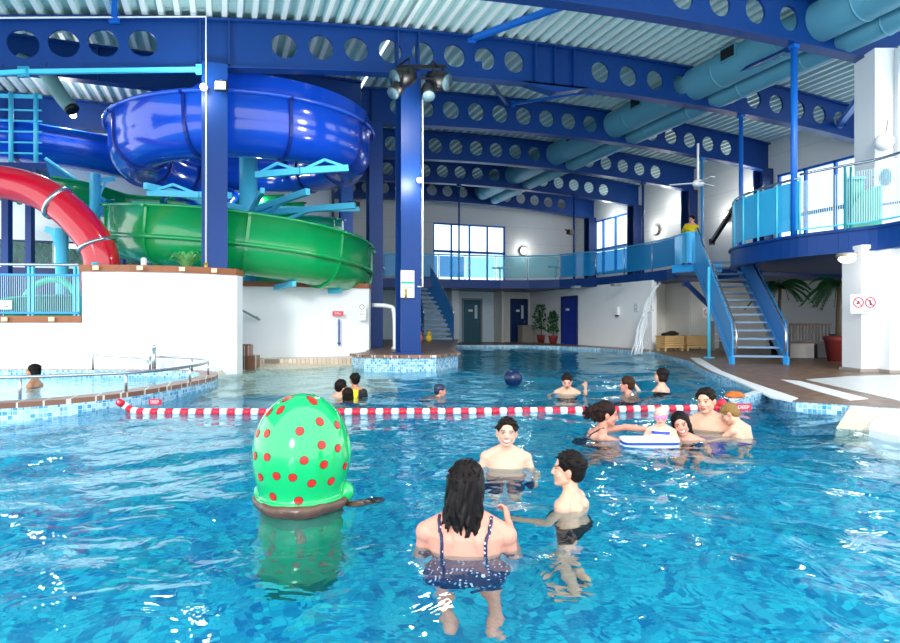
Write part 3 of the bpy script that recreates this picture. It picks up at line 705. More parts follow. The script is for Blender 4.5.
brace(ON_V(840, 13.8, 7.2), ON_V(870, 10.3, 6.7), .16, 'blue strut running into the white pier at the top right', BLUE)
brace(GD(712, 21.5, zpix(GD(712, 21.5, 0), 242)), GD(737, 19.5, zpix(GD(737, 19.5, 0), 203)), .12, 'black diagonal bar in front of the right hand bulkhead lamps', BLACK)
# cyan longitudinal rail under front left beam
brace(Vector((-9, 13.7, zb(-9)-.10)), Vector((-3.5, 13.7, zb(-3.5)-.10)), .08, 'light blue rail bolted below the main beam, outer half', CYAN, 'beam_rail')
brace(Vector((-3.5, 13.7, zb(-3.5)-.10)), Vector((-.4, 13.7, zb(-.4)-.10)), .08, 'light blue rail bolted below the main beam beside the big column', CYAN, 'beam_rail')
# conduits on column 1 and 2
def conduit(pts, r, label):
    tag(MB().tube(pts, r, 8).build('wall_conduit', WHP, at=pts[0]), label, 'cable conduit')
c1x = ON_V(206, 13.6, 0); c1x.y = 13.6
conduit([(c1x.x, 13.62, 2.3), (c1x.x, 13.62, zt(-.3)-.05), (c1x.x-6, 13.82, zt(-6)-.05)], .02, 'long white conduit climbing the left big column and following the beam')
q = ON_V(418.5, 13.62, 0); conduit([(q.x-.02, 13.62, 1.9), (q.x+.1, 13.62, 1.9), (q.x+.1, 13.62, 6.5)], .02, 'white conduit on the right edge of the notice column')
tag(MB().tube([(c1x.x, 13.62, 2.12), (c1x.x, 13.62, 2.3)], .045, 8).build('pull_handle', M('brass', '#b89a4a', .4, .6), at=(c1x.x, 13.62, 2.12)), 'brass pull at the lower end of the white conduit', 'handle')
q2 = ON_V(405.5, 13.62, 0); tag(MB().tube([(q2.x, 13.62, 1.62), (q2.x, 13.62, 1.85)], .04, 8).build('pull_handle', MATS['brass'], at=(q2.x, 13.62, 1.62)), 'brass pull hanging just under the notices on the column', 'handle')
# floodlights and spots
def flood(p, label, aim=Vector((-.3, -1, -.4)), s=.3, lit=True):
    t = thing('floodlight', label, 'floodlight', p); a = aim.normalized(); R = a.to_track_quat('Y', 'Z').to_matrix()
    MB().box(p, (s, s*.35, s*.8), R=R).build('housing', BLACK, t, bevel=.01); MB().box(Vector(p)+a*s*.18, (s*.8, .02, s*.62), R=R).build('lens', FLAMP if lit else M('dull_lens', '#b8c2c8', .2), t)
    MB().tube([Vector(p)+Vector((0, 0, s*.4)), Vector(p)+Vector((0, .12, s*.75))], .015).build('bracket', STEEL, t)
flood(ON_V(221, 13.4, 0)+Vector((0, 0, zpix(ON_V(221, 13.4, 0), 86))), 'square floodlight on the left big column', aim=-FW+RT*.1, s=.26, lit=False)
def bulb(p, label, r=.07):
    t = thing('spot_lamp', label, 'lamp', p); MB().ball(p, r).build('bulb', FLAMP, t); MB().tube([Vector(p)+FW*.05, Vector(p)+FW*.16], .03).build('socket', WHP, t)
p = ON_V(203.5, 13.45, 0); p.z = zpix(p, 87); bulb(p, 'round lit lamp on the left edge of the left big column')
p = ON_V(419.5, 13.45, 0); p.z = zpix(p, 180); bulb(p, 'small lit lamp halfway up the notice column', .06)
p = GD(73, 17.5, 0); p.z = zpix(p, 115); bulb(p, 'lit lamp above the straight blue flume below the grey duct', .09)
p = GD(261, 19.0, 0); p.z = zpix(p, 201); bulb(p, 'lit lamp between the two spirals right of the cyan pole', .09)
# black stage spots at head of column 2
def par(p, aim, r, L, label):
    t = thing('stage_spotlight', label, 'spotlight', p, 'black stage spotlights'); a = aim.normalized(); p = Vector(p)
    MB().tube([p-a*L*.5, p-a*L*.2, p+a*L*.5], [r*.75, r, r*1.05], 8).build('can', BLACK, t)
    MB().tube([p+a*L*.5, p+a*(L*.5+.02)], r*.92, 16).build('lens', M('smoked_lens', '#54707a', .15), t)
    q = p+Vector((0, 0, r+.12)); s = a.cross(Vector((0, 0, 1))).normalized()
    m = MB().bar(p-s*(r+.02), q-s*(r+.02), .02, .04).bar(p+s*(r+.02), q+s*(r+.02), .02, .04).bar(q-s*(r+.03), q+s*(r+.03), .03, .03); m.build('yoke', BLACK, t)
def pv(px, py, v): q = ON_V(px, v, 0); q.z = zpix(q, py); return q
par(pv(404, 77, 13.1), RT*-.75-FW*.5+Vector((0, 0, -.35)), .21, .5, 'left black stage spotlight of the cluster, tilted to the left')
par(pv(397, 89, 13.0), RT*-.5-FW*.6+Vector((0, 0, -.8)), .15, .35, 'small lower left stage spotlight of the cluster')
par(pv(438, 80, 13.1), RT*.75-FW*.4+Vector((0, 0, -.35)), .2, .5, 'right black stage spotlight of the cluster, tilted to the right')
par(pv(428, 91, 13.0), RT*.1-FW*.6+Vector((0, 0, -.9)), .15, .35, 'lower middle stage spotlight of the cluster')
cb = pv(422, 68, 13.2); tag(MB().bar(pv(398, 67, 13.15), pv(446, 67, 13.15), .07, .07).build('lamp_bar', BLACK, at=cb), 'black bar carrying the stage spotlights', 'lamp bar')
# round bulkheads on upper side wall
def bulkhead(px, py, label, lit=True, r=.22):
    p = ON_U(px, 19.17, 0); p.z = zpix(p, py); t = thing('bulkhead_lamp', label, 'wall lamp', p)
    m = MB(); m.tube([p, p-Vector((.1, 0, 0))], r, 24); m.build('housing', M('warm_grey_metal', '#8a8378', .4), t)
    MB().tube([p-Vector((.08, 0, 0)), p-Vector((.14, 0, 0))], r*.8, 24).build('glass', LAMP if lit else GREY, t)
bulkhead(657, 230, 'round lit bulkhead lamp between the two wall columns behind the walkway glass')
bulkhead(729, 216, 'round lit bulkhead lamp behind the black diagonal bar')
p = Vector((15.0, 31.08, 0)); p.z = zpix(p, 251)
p = ON_V(523, 31.08, 0); p.z = zpix(p, 251); t = thing('bulkhead_lamp', 'round lit lamp on the end wall right of the glazed doors', 'wall lamp', p)
MB().tube([p, p-Vector((0, .1, 0))], .25, 24).build('housing', M('warm_grey_metal', '#8a8378', .4), t); MB().tube([p-Vector((0, .08, 0)), p-Vector((0, .14, 0))], .2, 24).build('glass', LAMP, t)
for px, py, lab in ((672, 208, 'lit spot lamp on an arm left of the person in yellow'), (612, 221, 'lit spot lamp on an arm beside the small side window'), (752, 190, 'lit spot lamp at the left end of the perforated balcony panels')):
    p = ON_U(px, 18.9, 0); p.z = zpix(p, py); bulb(p, lab, .09)
for px, py, lab in ((355, 205, 'black speaker on the dark column left of the notice column'), (570, 232, 'small dark wall speaker near the small side window')):
    p = GD(px, 20.5 if px < 400 else 27, 0); p.z = zpix(p, py); t = thing('wall_speaker', lab, 'speaker', p); MB().box(p, (.26, .2, .2), .4).build('cabinet', BLACK, t); MB().tube([p, p+RT*-.22+Vector((0, 0, .12))], .03).build('arm', BLACK, t)
# ceiling fan
p = GD(698, 16.5, 0); p.z = zpix(p, 183)
t = thing('ceiling_fan', 'white ceiling fan in front of the third beam', 'ceiling fan', p)
MB().tube([p, p+Vector((0, 0, 1.05))], .03, 10).build('downrod', WHP, t); MB().lathe(p-Vector((0, 0, .1)), [(.03, 0), (.13, .03), (.15, .1), (.1, .17), (.03, .2)]).build('motor', WHP, t)
for k in range(3):
    a = k*2.094+.3; d_ = Vector((math.cos(a), math.sin(a), 0)); MB().bar(p+d_*.12, p+d_*.72, .13, .015).build('blade', WHP, t)
# ================================================================ notices
def sign(name, c, w, h, n, lab, mat=WHP, lines=(), cat='sign', marks=()):
    """flat plate facing n, with text lines (string, size, dz, material)"""
    n = Vector(n).normalized(); s = Vector((-n.y, n.x, 0)).normalized(); a = math.atan2(s.y, s.x)
    t = thing(name, lab, cat, c); MB().box(c, (w, .015, h), a).build('plate', mat, t)
    for i, (txt, sz, dz, m_) in enumerate(lines):
        cu = bpy.data.curves.new('lettering', 'FONT'); cu.body = txt; cu.size = sz; cu.align_x = 'CENTER'; cu.align_y = 'CENTER'; cu.extrude = .001
        o = bpy.data.objects.new('lettering', cu); COL.objects.link(o); dg = bpy.context.evaluated_depsgraph_get()
        me = bpy.data.meshes.new_from_object(o.evaluated_get(dg)); bpy.data.objects.remove(o)
        o = bpy.data.objects.new('lettering', me); COL.objects.link(o); o.parent = t; me.materials.clear(); me.materials.append(m_)
        o.rotation_euler = (PI/2, 0, a); o.location = n*.010+Vector((0, 0, dz))
    for m_ in marks: m_(t, c, n, s)
    return t
INKR = M('red_ink', '#d3324a', .6); INKB = M('blue_ink', '#23408f', .6); INKT = M('teal_ink', '#35b39c', .6); INKK = M('dark_ink', '#3a3f55', .6)
nf = Vector((0, -1, 0))
def band(dz, h, m_):
    return lambda t, c, n, s: MB().box(Vector(c)+n*.010+Vector((0, 0, dz)), (.30, .006, h), math.atan2(s.y, s.x)).build('colour_band', m_, t)
c = ON_V(407.5, 13.60, 0); c.z = zpix(c, 284)
sign('notice', c, .32, .62, nf, 'white notice with red print and a teal band on the big column', lines=[('NO DIVING', .05, .24, INKR), ('NO RUNNING', .042, .15, INKR), ('NO BOMBING', .042, -.08, INKK), ('Please shower', .034, -.17, INKR), ('before entry', .034, -.24, INKR)], marks=[band(.03, .05, INKT)])
# depth arrow on the white wall
q = GD(338, 16.1-.18, 0); q.z = zpix(q, 313.5); nn = (-FW*.995+RT*-.07)
sign('depth_sign', q, .28, .12, nn, 'small red depth sign above the blue arrow on the white wall', REDS, [('0.9m', .08, 0, WHP)])
q2 = GD(339, 15.98, 0); z0, z1 = zpix(q2, 346.5), zpix(q2, 319)
tag(MB().box((q2.x, q2.y, (z0+z1)/2+.04), (.04, .02, z1-z0-.08), -TH).add([(q2.x-.05*RT.x, q2.y-.05*RT.y, z0+.1), (q2.x+.05*RT.x, q2.y+.05*RT.y, z0+.1), (q2.x, q2.y, z0), Vector((q2.x-.05*RT.x, q2.y-.05*RT.y, z0+.1))+FW*.03, Vector((q2.x+.05*RT.x, q2.y+.05*RT.y, z0+.1))+FW*.03, Vector((q2.x, q2.y, z0))+FW*.03], [(0, 2, 1), (3, 4, 5), (0, 3, 5, 2), (1, 2, 5, 4)]).build('depth_arrow', INKB, at=(q2.x, q2.y, z0)), 'dark blue arrow pointing down on the white wall', 'sign')
q = GD(362, 16.1, 0); q.z = zpix(q, 312)
def ring_mark(dx, dz, r, bar, m_):
    def f(t, c, n, s):
        o = Vector(c)+s*dx+Vector((0, 0, dz))+n*.012; pts = [o+s*(math.cos(k*PI/10)*r)+Vector((0, 0, math.sin(k*PI/10)*r)) for k in range(20)]
        MB().tube(pts, r*.13, 6, closed=True).build('ring', m_, t)
        if bar: MB().tube([o+(s*-.7+Vector((0, 0, .7)))*r, o+(s*.7-Vector((0, 0, .7)))*r], r*.1, 6).build('slash', m_, t)
    return f
sign('notice', q, .2, .42, nn, 'narrow white notice at the top right corner of the depth arrow wall', lines=[('MAX', .05, .02, INKK), ('DEPTH', .05, -.06, INKK), ('1.2m', .05, -.14, INKK)], marks=[ring_mark(0, .13, .06, False, INKK)])
# ================================================================ lane rope and anchors
ra = GZ(118, 401.5, .14); pts = [ra, GZ(126, 406, .07)]+[GZ(135, 411, .02)]+[GZ(x, y, .02) for x, y in ((170, 412), (300, 412), (450, 411.5), (560, 410.5), (640, 409), (700, 408))]+[GZ(728, 406.5, .06)]
dense = catmull(pts, 24); acc = [0]
for a, b in zip(dense[:-1], dense[1:]): acc.append(acc[-1]+(b-a).length)
def at_s(s):
    for i in range(1, len(acc)):
        if acc[i] >= s: return dense[i-1].lerp(dense[i], (s-acc[i-1])/max(1e-6, acc[i]-acc[i-1]))
    return dense[-1]
t = thing('lane_rope', 'red and white float rope stretched across the pool', 'lane rope', ra)
MB().tube([at_s(acc[-1]*k/60) for k in range(61)], .012, 6).build('cord', WHP, t)
FL_N = 82; seg = acc[-1]/FL_N
ROPR = M('red_float_plastic', '#e01838', .35); RW = M('white_float_plastic', '#f7f7f7', .35)
for k in range(FL_N):
    a, b = at_s(seg*k+.004), at_s(seg*(k+1)-.004)
    o = MB().tube([a, a.lerp(b, .12), a.lerp(b, .88), b], [.034, .044, .044, .034], 12).build('float', ROPR if k % 2 == 0 else RW, t)
    if k > 0: o['label'] = 'red float' if k % 2 == 0 else 'white float'
sg = GZ(157, 401.5, .08); sign('depth_sign', sg-FW*.05, .18, .075, -FW-RT*.25, 'small red sign on the mosaic side of the whirlpool', REDS, [('DEEP', .055, 0, WHP)])
sg = GZ(741, 406.5, .05); sign('depth_sign', sg-FW*.06, .19, .09, -FW*.8+RT*-.1, 'small red sign on the mosaic wall stub at the right end of the rope', REDS, [('DEEP', .06, 0, WHP)])
p = GZ(722, 403, .1); t = thing('end_buoy', 'small red ball at the right end of the float rope', 'buoy', p); MB().ball(p, .055).build('ball', ROPR, t); MB().tube([p-Vector((0, 0, .09)), p+Vector((0, 0, .065))], .012, 6).build('eyelet', STEEL, t)
p = GZ(735, 396.5, .14); t = thing('rope_coil', 'orange rope bundle lying on the brown deck corner', 'rope', p); m = MB()
for k in range(4): m.tube([p+RT*(math.cos(a*PI/8)*(.12-.02*k))+FW*(math.sin(a*PI/8)*(.07))+Vector((0, 0, .012+.012*k)) for a in range(16)], .014, 6, closed=True)
m.build('coil', M('orange_rope', '#c8671c', .7), t)
# ================================================================ egg
EC = GD(302, 3.80, 0)
ep = [(.0, .02), (.240, .03), (.252, .045), (.250, .055), (.240, .05), (.236, .07), (.248, .12), (.262, .18), (.272, .25), (.273, .31), (.266, .38), (.250, .44), (.228, .50), (.198, .55), (.160, .595), (.115, .63), (.065, .652), (.0, .66)]
ep = [(r*1.085, z*1.0) for r, z in ep]
t = thing('giant_egg', 'giant glossy green egg with red spots standing in the water', 'egg', EC)
m = MB().lathe(EC, ep, 64, cap=False)
m.ball(EC+RT*.27+FW*-.02+Vector((0, 0, .31)), (.035, .03, .10)); m.ball(EC+RT*.27+Vector((0, 0, .06)), (.05, .06, .06)); m.ball(EC-RT*.25-FW*.02+Vector((0, 0, .06)), (.04, .06, .05))
def er(z):
    for (r0, z0), (r1, z1) in zip(ep[:-1], ep[1:]):
        if z0 <= z <= z1: return r0+(r1-r0)*(z-z0)/(z1-z0+1e-9)
    return .01
sp = [(230,62),(313,73),(158,115),(198,107),(338,148),(400,160),(150,190),(267,182),(117,190),(108,270),(150,275),(345,232),(403,243),(282,287),(353,302),(428,307),(127,347),(184,343),(242,348),(309,369),(379,361),(171,416),(263,430)]
lat0 = EC.dot(RT); dep0 = EC.dot(FW); centres = []
for cx, cy in sp:
    px, py = 225+cx/3.57, 380+cy/3.57; d_ = dep0-.2
    for _ in range(12):
        x = (px-450)/FL*d_-lat0; z = CAMZ-(py-321.5)/FL*d_; r = er(z); x = max(-r*.985, min(r*.985, x)); d_ = dep0-math.sqrt(max(0, r*r-x*x))
    centres.append((math.atan2(x, math.sqrt(max(1e-6, r*r-x*x))), z))
for k in range(20): centres.append((random.uniform(2.0, 4.3), random.uniform(.1, .5)))
for ph, z in centres:
    R0 = .026; ring = []; r = er(z)
    for rr, mi in ((R0, 2), (R0*.8, 1)):
        vs = []
        for k in range(18):
            a = 2*PI*k/18; zz = z+math.sin(a)*rr*.95; zz = min(.655, max(.03, zz)); pp = ph+math.cos(a)*rr/max(er(zz), .06)
            q = er(zz)+(.0025 if mi == 2 else .004); vs.append(EC-FW*(math.cos(pp)*q)+RT*(math.sin(pp)*q)+Vector((0, 0, zz)))
        q = r+(.003 if mi == 2 else .0048); vs.append(EC-FW*(math.cos(ph)*q)+RT*(math.sin(ph)*q)+Vector((0, 0, z)))
        m.add(vs, [(k, (k+1) % 18, 18) for k in range(18)], mi, True)
m.build('egg_shell', [M('egg_green_gloss', '#10bb66', .12, var=.03, coat=.8), M('egg_red_spot', '#e0271c', .25, var=.1), M('egg_spot_edge', '#7a1510', .3)], t)
m = MB(); random.seed(5); n_ = 40; prf = []
pr_ = [(.0, -.12), (.20, -.12), (.26, -.05), (.292, .0), (.295, .03), (.275, .045), (.0, .046)]
m.lathe(EC+Vector((0, 0, 0)), pr_, 48, cap=False)
for v in m.v:
    q = v-EC; a = math.atan2(q.y, q.x); k = 1+.035*math.sin(3*a+1)+.02*math.sin(7*a); v.x = EC.x+q.x*k; v.y = EC.y+q.y*k; v.z += .004*math.sin(9*a)+.003*math.sin(14*a)
for k in range(3): m.ball(EC+RT*(.33+.05*k)+FW*(.05*k)+Vector((0, 0, -.03-.01*k)), (.07, .06, .03))
m.build('rock_base', M('brown_wet_rock', '#5c4236', .25, var=.5, scale=14, bump=.5), t)
MB().tube([EC-Vector((0, 0, 1.1)), EC-Vector((0, 0, .1))], .25, 32).build('submerged_foot', M('reflection_green_foot', '#1c7f68', .4), t)  # foot coloured green to stand in for the egg's reflection in the water
# navy ball
p = GZ(514, 386, 0); p.z = .12; p += FW*.15; tag(MB().ball(p, .155, 24, 16).build('beach_ball', M('navy_ball_rubber', '#10234f', .2), at=p), 'dark navy ball floating alone in the middle of the pool', 'ball')
# ================================================================ rails, stairs, balcony, furniture
def V3(p, z): return Vector((p.x, p.y, z))
# whirlpool handrails
t = thing('handrail', 'long stainless handrail on the near rim curling around the whirlpool end', 'handrail', GD(-30, 6.8, .19))
hp = [(-45, 7.05, .46), (20, 7.25, .45), (60, 7.55, .44), (126, 8.1, .43), (165, 8.75, .42), (190, 9.4, .42), (203, 10.0, .42), (208, 10.6, .42), (205, 11.1, .42), (192, 11.5, .42), (170, 11.7, .43), (150, 11.75, .44)]
pp = [GD(x, d, z) for x, d, z in hp]; MB().tube(catmull(pp, 5), .022, 10).build('rail', STEEL, t)
for i in (1, 3, 5, 7, 9, 11): MB().tube([V3(pp[i], .19), pp[i]], .018, 8).build('post', STEEL, t)
t = thing('handrail', 'short stainless handrail at the far rim of the whirlpool against the white wall', 'handrail', GD(93, 11.75, .19))
MB().tube([GD(93, 11.7, .19), GD(93, 11.7, .47), GD(146, 11.75, .40), GD(150, 11.75, .30)], .018, 8).build('rail', STEEL, t); MB().tube([GD(150, 11.7, .19), GD(150, 11.7, .42)], .02, 8).build('post', STEEL, t)
p = GD(154, 11.6, .19); t = thing('water_spout', 'stainless water spout standing on the far whirlpool rim', 'spout', p); MB().tube([p, p+Vector((0, 0, .42)), ], .035, 12).build('pipe', STEEL, t); MB().ball(p+Vector((0, 0, .43)), .045).build('cap', STEEL, t)
# sloping rail on the white wall
a, b = GD(238, 15.0, 0), GD(260, 15.15, 0); a.z = zpix(a, 308); b.z = zpix(b, 320)
t = thing('wall_handrail', 'sloping grey handrail fixed to the white wall', 'handrail', a); MB().tube([a, b], .028, 10).build('rail', GREY, t)
MB().tube([a.lerp(b, .75), a.lerp(b, .75)+FW*.22], .02).build('bracket', GREY, t)
# brown tiled steps
q = GD(243, 14.3, 0); t = thing('tiled_steps', 'small brown tiled steps at the corner of the white walls', 'steps', q)
m = MB().box(V3(q, .28), (.34, .4, .56), -TH).box(V3(GD(251, 14.3, 0), .15), (.3, .4, .34), -TH); m.build('steps', COPE, t)
MB().box(V3(GD(243, 14.1, 0), .57), (.36, .05, .03), -TH).build('nosing', WOODC, t)
# mesh fence on the low wall
t = thing('mesh_fence', 'cyan barred fence on the low white wall at the left edge', 'fence', GD(-20, 12.05, 1.21))
MB().tube([GD(-60, 12.05, 2.22), GD(79, 12.05, 2.20)], .03, 10).build('handrail', STEEL, t)
MB().bar(GD(-60, 12.05, 2.02), GD(79, 12.05, 2.0), .04, .04).build('frame_bar', SKYB, t); MB().bar(GD(-60, 12.05, 1.27), GD(79, 12.05, 1.27), .04, .04).build('frame_bar', SKYB, t)
for i in range(60):
    px = -48+i*2.15
    MB().box(V3(GD(px, 12.05, 0), 1.64), (.008, .012, .74), -TH).build('bar', M('light_bar_paint', '#b9dcec', .4), t)
for px in (-20, 29, 33, 75, 79):
    MB().box(V3(GD(px, 12.08, 0), 1.68), (.04, .05, .98), -TH).build('post', CYAN, t)
q = GD(5, 11.98, 1.42); sign('notice', q, .26, .17, -FW, 'small white notice hung on the mesh fence', lines=[('DO NOT', .05, .035, INKK), ('CLIMB', .05, -.035, INKK)])
# ---- glass balustrade of the walkway
def balustrade(name, pts, label, z0, h, gm, every, pm=STEEL, group=None, postr=.02, rail=CYAN):
    t = thing(name, label, 'balustrade', V3(pts[0], z0), group)
    L = [0]
    for a, b in zip(pts[:-1], pts[1:]): L.append(L[-1]+(b-a).length)
    def at(s):
        for i in range(1, len(L)):
            if L[i] >= s: return pts[i-1].lerp(pts[i], (s-L[i-1])/(L[i]-L[i-1]))
        return pts[-1].copy()
    n = max(1, round(L[-1]/every)); st = [at(L[-1]*k/n) for k in range(n+1)]
    for a, b in zip(st[:-1], st[1:]):
        d_ = (b-a).normalized()*.04; m = MB(); m.bar(V3(a+d_, z0+h*.52), V3(b-d_, z0+h*.52), .015, h*.86); m.build('panel', gm, t)
    for a in st: MB().tube([V3(a, z0), V3(a, z0+h)], postr, 8).build('post', pm, t)
    MB().tube([V3(at(L[-1]*k/(n*3)), z0+h) for k in range(n*3+1)], .028, 8).build('handrail', rail, t)
    return t
def lift(pts): return [Vector((p.x, p.y, 0)) for p in pts]
E = lift(EDGE)
balustrade('glass_balustrade', E[0:3], 'cyan glass balustrade left of the thin rod in front of the glazed doors', 2.86, 1.02, GLASSC, 1.1)
balustrade('glass_balustrade', E[2:6], 'clear aqua glass balustrade in front of the glazed doors and the round lamp', 2.86, 1.02, GLASSL, 1.25)
balustrade('glass_balustrade', E[5:], 'blue tinted glass balustrade along the side walkway left of the person in yellow', 2.86, 1.05, GLASSC, 1.5)
# lifeguard pulpit
q = GD(690, 19.6, 2.84)
struct(MB().prism([(x.x, x.y) for x in (GD(672, 19.4, 0), GD(706, 18.4, 0), GD(722, 19.0, 0), GD(712, 21.5, 0), GD(680, 21.2, 0))], 2.62, 2.86).build('floor_landing', SKYB), 'light blue stair landing')
t = thing('lookout_panel', 'curved shiny cyan guard panel below the person in yellow', 'guard panel', V3(GD(676, 19.5, 0), 2.86))
arc = [GD(675+k*2.4, 19.6-.5*math.sin(k/10*PI)-.08*k, 0) for k in range(11)]
m = MB()
for a, b in zip(arc[:-1], arc[1:]): m.bar(V3(a, 3.32), V3(b, 3.32), .02, .9)
m.build('panel', M('satin_cyan_sheet', '#4db8ee', .25, .3), t); MB().tube([V3(a, 3.78) for a in arc], .03, 8).build('top_rail', CYAN, t)
# straight stairs
sb, stp = GD(759, 14.2, 0), GD(716, 18.4, 0); dv = (stp-sb); dvn = dv.normalized(); sd = Vector((dvn.y, -dvn.x, 0)); W = .58
t = thing('steel_stairs', 'open blue steel stairs rising from the brown deck to the walkway', 'stairs', V3(sb, .12))
NS = 14; za, zb2 = .12, 2.86
for k in range(NS):
    s = (k+.6)/NS; c = sb+dv*s; z = za+(zb2-za)*(k+1)/NS-.02; MB().box(V3(c, z), (W*1.9, dv.length/NS*.82, .045), math.atan2(sd.y, sd.x)).build('tread', M('blue_grey_tread', '#6f93b5', .5), t)
for sg_ in (-1, 1):
    o = sd*(W*sg_); lo = sb+o; hi = stp+o
    vs = [V3(lo, za+.02), V3(lo+dvn*.28, za+.02), V3(hi, zb2-.28), V3(hi, zb2+1.0), V3(lo+dvn*.1, za+.95), V3(lo-dvn*.02, za+.6)]
    m = MB().add(vs+[v+sd*.03 for v in vs], [(0, 1, 2, 3, 4, 5), (11, 10, 9, 8, 7, 6)]+[(i, 6+i, 6+(i+1) % 6, (i+1) % 6) for i in range(6)]); m.build('side_guard', SKYB if sg_ < 0 else PERFB, t)
    MB().bar(V3(lo, za+.06), V3(hi, zb2-.1), .05, .2).build('stringer', SKYB, t)
    MB().tube([V3(lo+dvn*.25-sd*sg_*.06, za+.15), V3(lo-dvn*.15-sd*sg_*.06, za+.35), V3(lo-dvn*.15-sd*sg_*.06, za+.75), V3(lo+dvn*.1-sd*sg_*.06, za+1.0), V3(hi-sd*sg_*.06, zb2+1.03)], .025, 8).build('handrail', STEEL, t)
    MB().box(V3(lo+dvn*.02, .2), (.08, .1, .2)).build('foot', SKYB, t)
b = GD(709, 16.5, .12); t = thing('support_post', 'cyan post standing on the deck left of the straight stairs', 'post', b); MB().tube([b, V3(b, 2.55)], .042, 12).build('shaft', CYAN, t); MB().box(V3(b, .14), (.18, .18, .03)).build('base_plate', CYAN, t)
brace(G(686, 283, 18.5), G(722, 318, 16.4), .1, 'dark diagonal stay below the stair landing', NAVYD)
# spiral stairs at far left
t = thing('curved_stairs', 'curved blue staircase far behind the notice column', 'stairs', GD(437, 25.0, .35))
cst = []
for k in range(14):
    s = k/13; px = 438-27*s**1.4; d_ = 24.9+1.0*s; cst.append((px, d_, .36+2.4*s))
for i, (px, d_, z) in enumerate(cst):
    c = GD(px, d_, z); MB().box(c+Vector((0, 0, .06)), (1.15-.3*i/13, .32, .08), -TH+.25*i/13).build('tread', M('blue_grey_tread', '#6f93b5', .5), t)
for off, nm in ((16, 'outer_guard'), (-14, 'inner_guard')):
    m = MB(); g_ = [GD(px+off*(1-.25*k/13)*(1 if off > 0 else 1), d_-.1, z) for k, (px, d_, z) in enumerate(cst)]
    for a, b in zip(g_[:-1], g_[1:]):
        m.add([a-Vector((0, 0, .25)), b-Vector((0, 0, .25)), b+Vector((0, 0, .95)), a+Vector((0, 0, .95))]+[q+FW*.03 for q in (a-Vector((0, 0, .25)), b-Vector((0, 0, .25)), b+Vector((0, 0, .95)), a+Vector((0, 0, .95)))], [(0, 1, 2, 3), (7, 6, 5, 4), (3, 2, 6, 7), (0, 4, 5, 1)])
    m.build(nm, M('stair_guard_blue', '#2c74b4', .4), t); MB().tube([q+Vector((0, 0, 1.0)) for q in g_], .03, 8).build('handrail', STEEL, t)
# white bent pipe rail beyond the plinth
t = thing('pipe_rail', 'white bent pipe rail between the two dark columns', 'railing', GD(386, 17.0, .3)); MB().tube(catmull([GD(372, 17, 1.55), GD(388, 17, 1.52), GD(394, 17, 1.35), GD(395, 17, .36)], 4), .06, 10).build('pipe', WHP, t); MB().tube([GD(395, 17, .34), GD(395, 17, .4)], .1, 10).build('foot', WHP, t)
# ---- big balcony railings
B = lift(BAL)
t = balustrade('perforated_railing', [B[k] for k in range(28, 11, -1)], 'cyan perforated railing around the rounded tip of the balcony', 2.96, 1.22, PERF, .62, CYAN, postr=.025, rail=STEEL)
t = thing('barred_railing', 'steel barred railing on the straight front of the balcony', 'railing', V3(B[12], 2.96))
seq = [B[k] for k in range(12, -1, -1)]
MB().tube([V3(p, 4.25) for p in seq], .03, 8).build('handrail', STEEL, t)
m = MB()
for a, b in zip(seq[:-1], seq[1:]): m.bar(V3(a, 3.06), V3(b, 3.06), .03, .03)
m.build('frame_bars', CYAN, t)
Ls = [(a, b) for a, b in zip(seq[:-1], seq[1:])]; tot = sum((b-a).length for a, b in Ls); nb = 58
for k in range(nb):
    s = tot*(k+.5)/nb
    for a, b in Ls:
        l = (b-a).length
        if s <= l: c = a.lerp(b, s/l); break
        s -= l
    MB().box(V3(c, 3.58), (.012, .012, 1.04)).build('bar', M('light_bar_paint', '#b9dcec', .4), t)
for px in (845, 851): c = GD(px, 12.45, 0); MB().box(V3(c, 3.58), (.04, .04, 1.26)).build('post', M('teal_paint', '#12848a', .4), t)
# teal quarter disc and round panel behind the bars
t = thing('play_sculpture', 'teal quarter disc behind the balcony bars', 'decoration', GD(868, 12.9, 2.98)); c = GD(882, 12.9, 2.98)
pts = [c]+[c-RT*(.72*math.cos(a*PI/24))+Vector((0, 0, .95*math.sin(a*PI/24))) for a in range(13)]
MB().add(pts+[p+FW*.05 for p in pts], [tuple(range(14)), tuple(range(27, 13, -1))]+[(i, (i+1) % 14, 14+(i+1) % 14, 14+i) for i in range(14)]).build('quarter_disc', SLT, t); MB().bar(G(872, 206, 13), G(900, 202, 13), .05, .05).build('bar', NAVYD, t)
t = thing('wall_speaker', 'dark teal rounded box on the upper white pier', 'speaker', G(886, 177, 13.6)); MB().ball(G(886, 177, 13.6), (.13, .1, .19)).build('cabinet', M('dark_teal', '#1d6f7c', .4), t); MB().bar(G(873, 177, 13.7), G(900, 180, 13.7), .03, .03).build('arm', GREY, t)
t = thing('teal_locker', 'teal upright panel between the balcony bars', 'panel', GD(856, 13.3, 2.98)); MB().box(V3(GD(855, 13.3, 0), 3.6), (.35, .1, 1.2), -TH).build('panel', SLT, t); MB().box(V3(GD(855, 13.2, 0), 4.15), (.38, .12, .05), -TH).build('top_edge', CYAN, t)
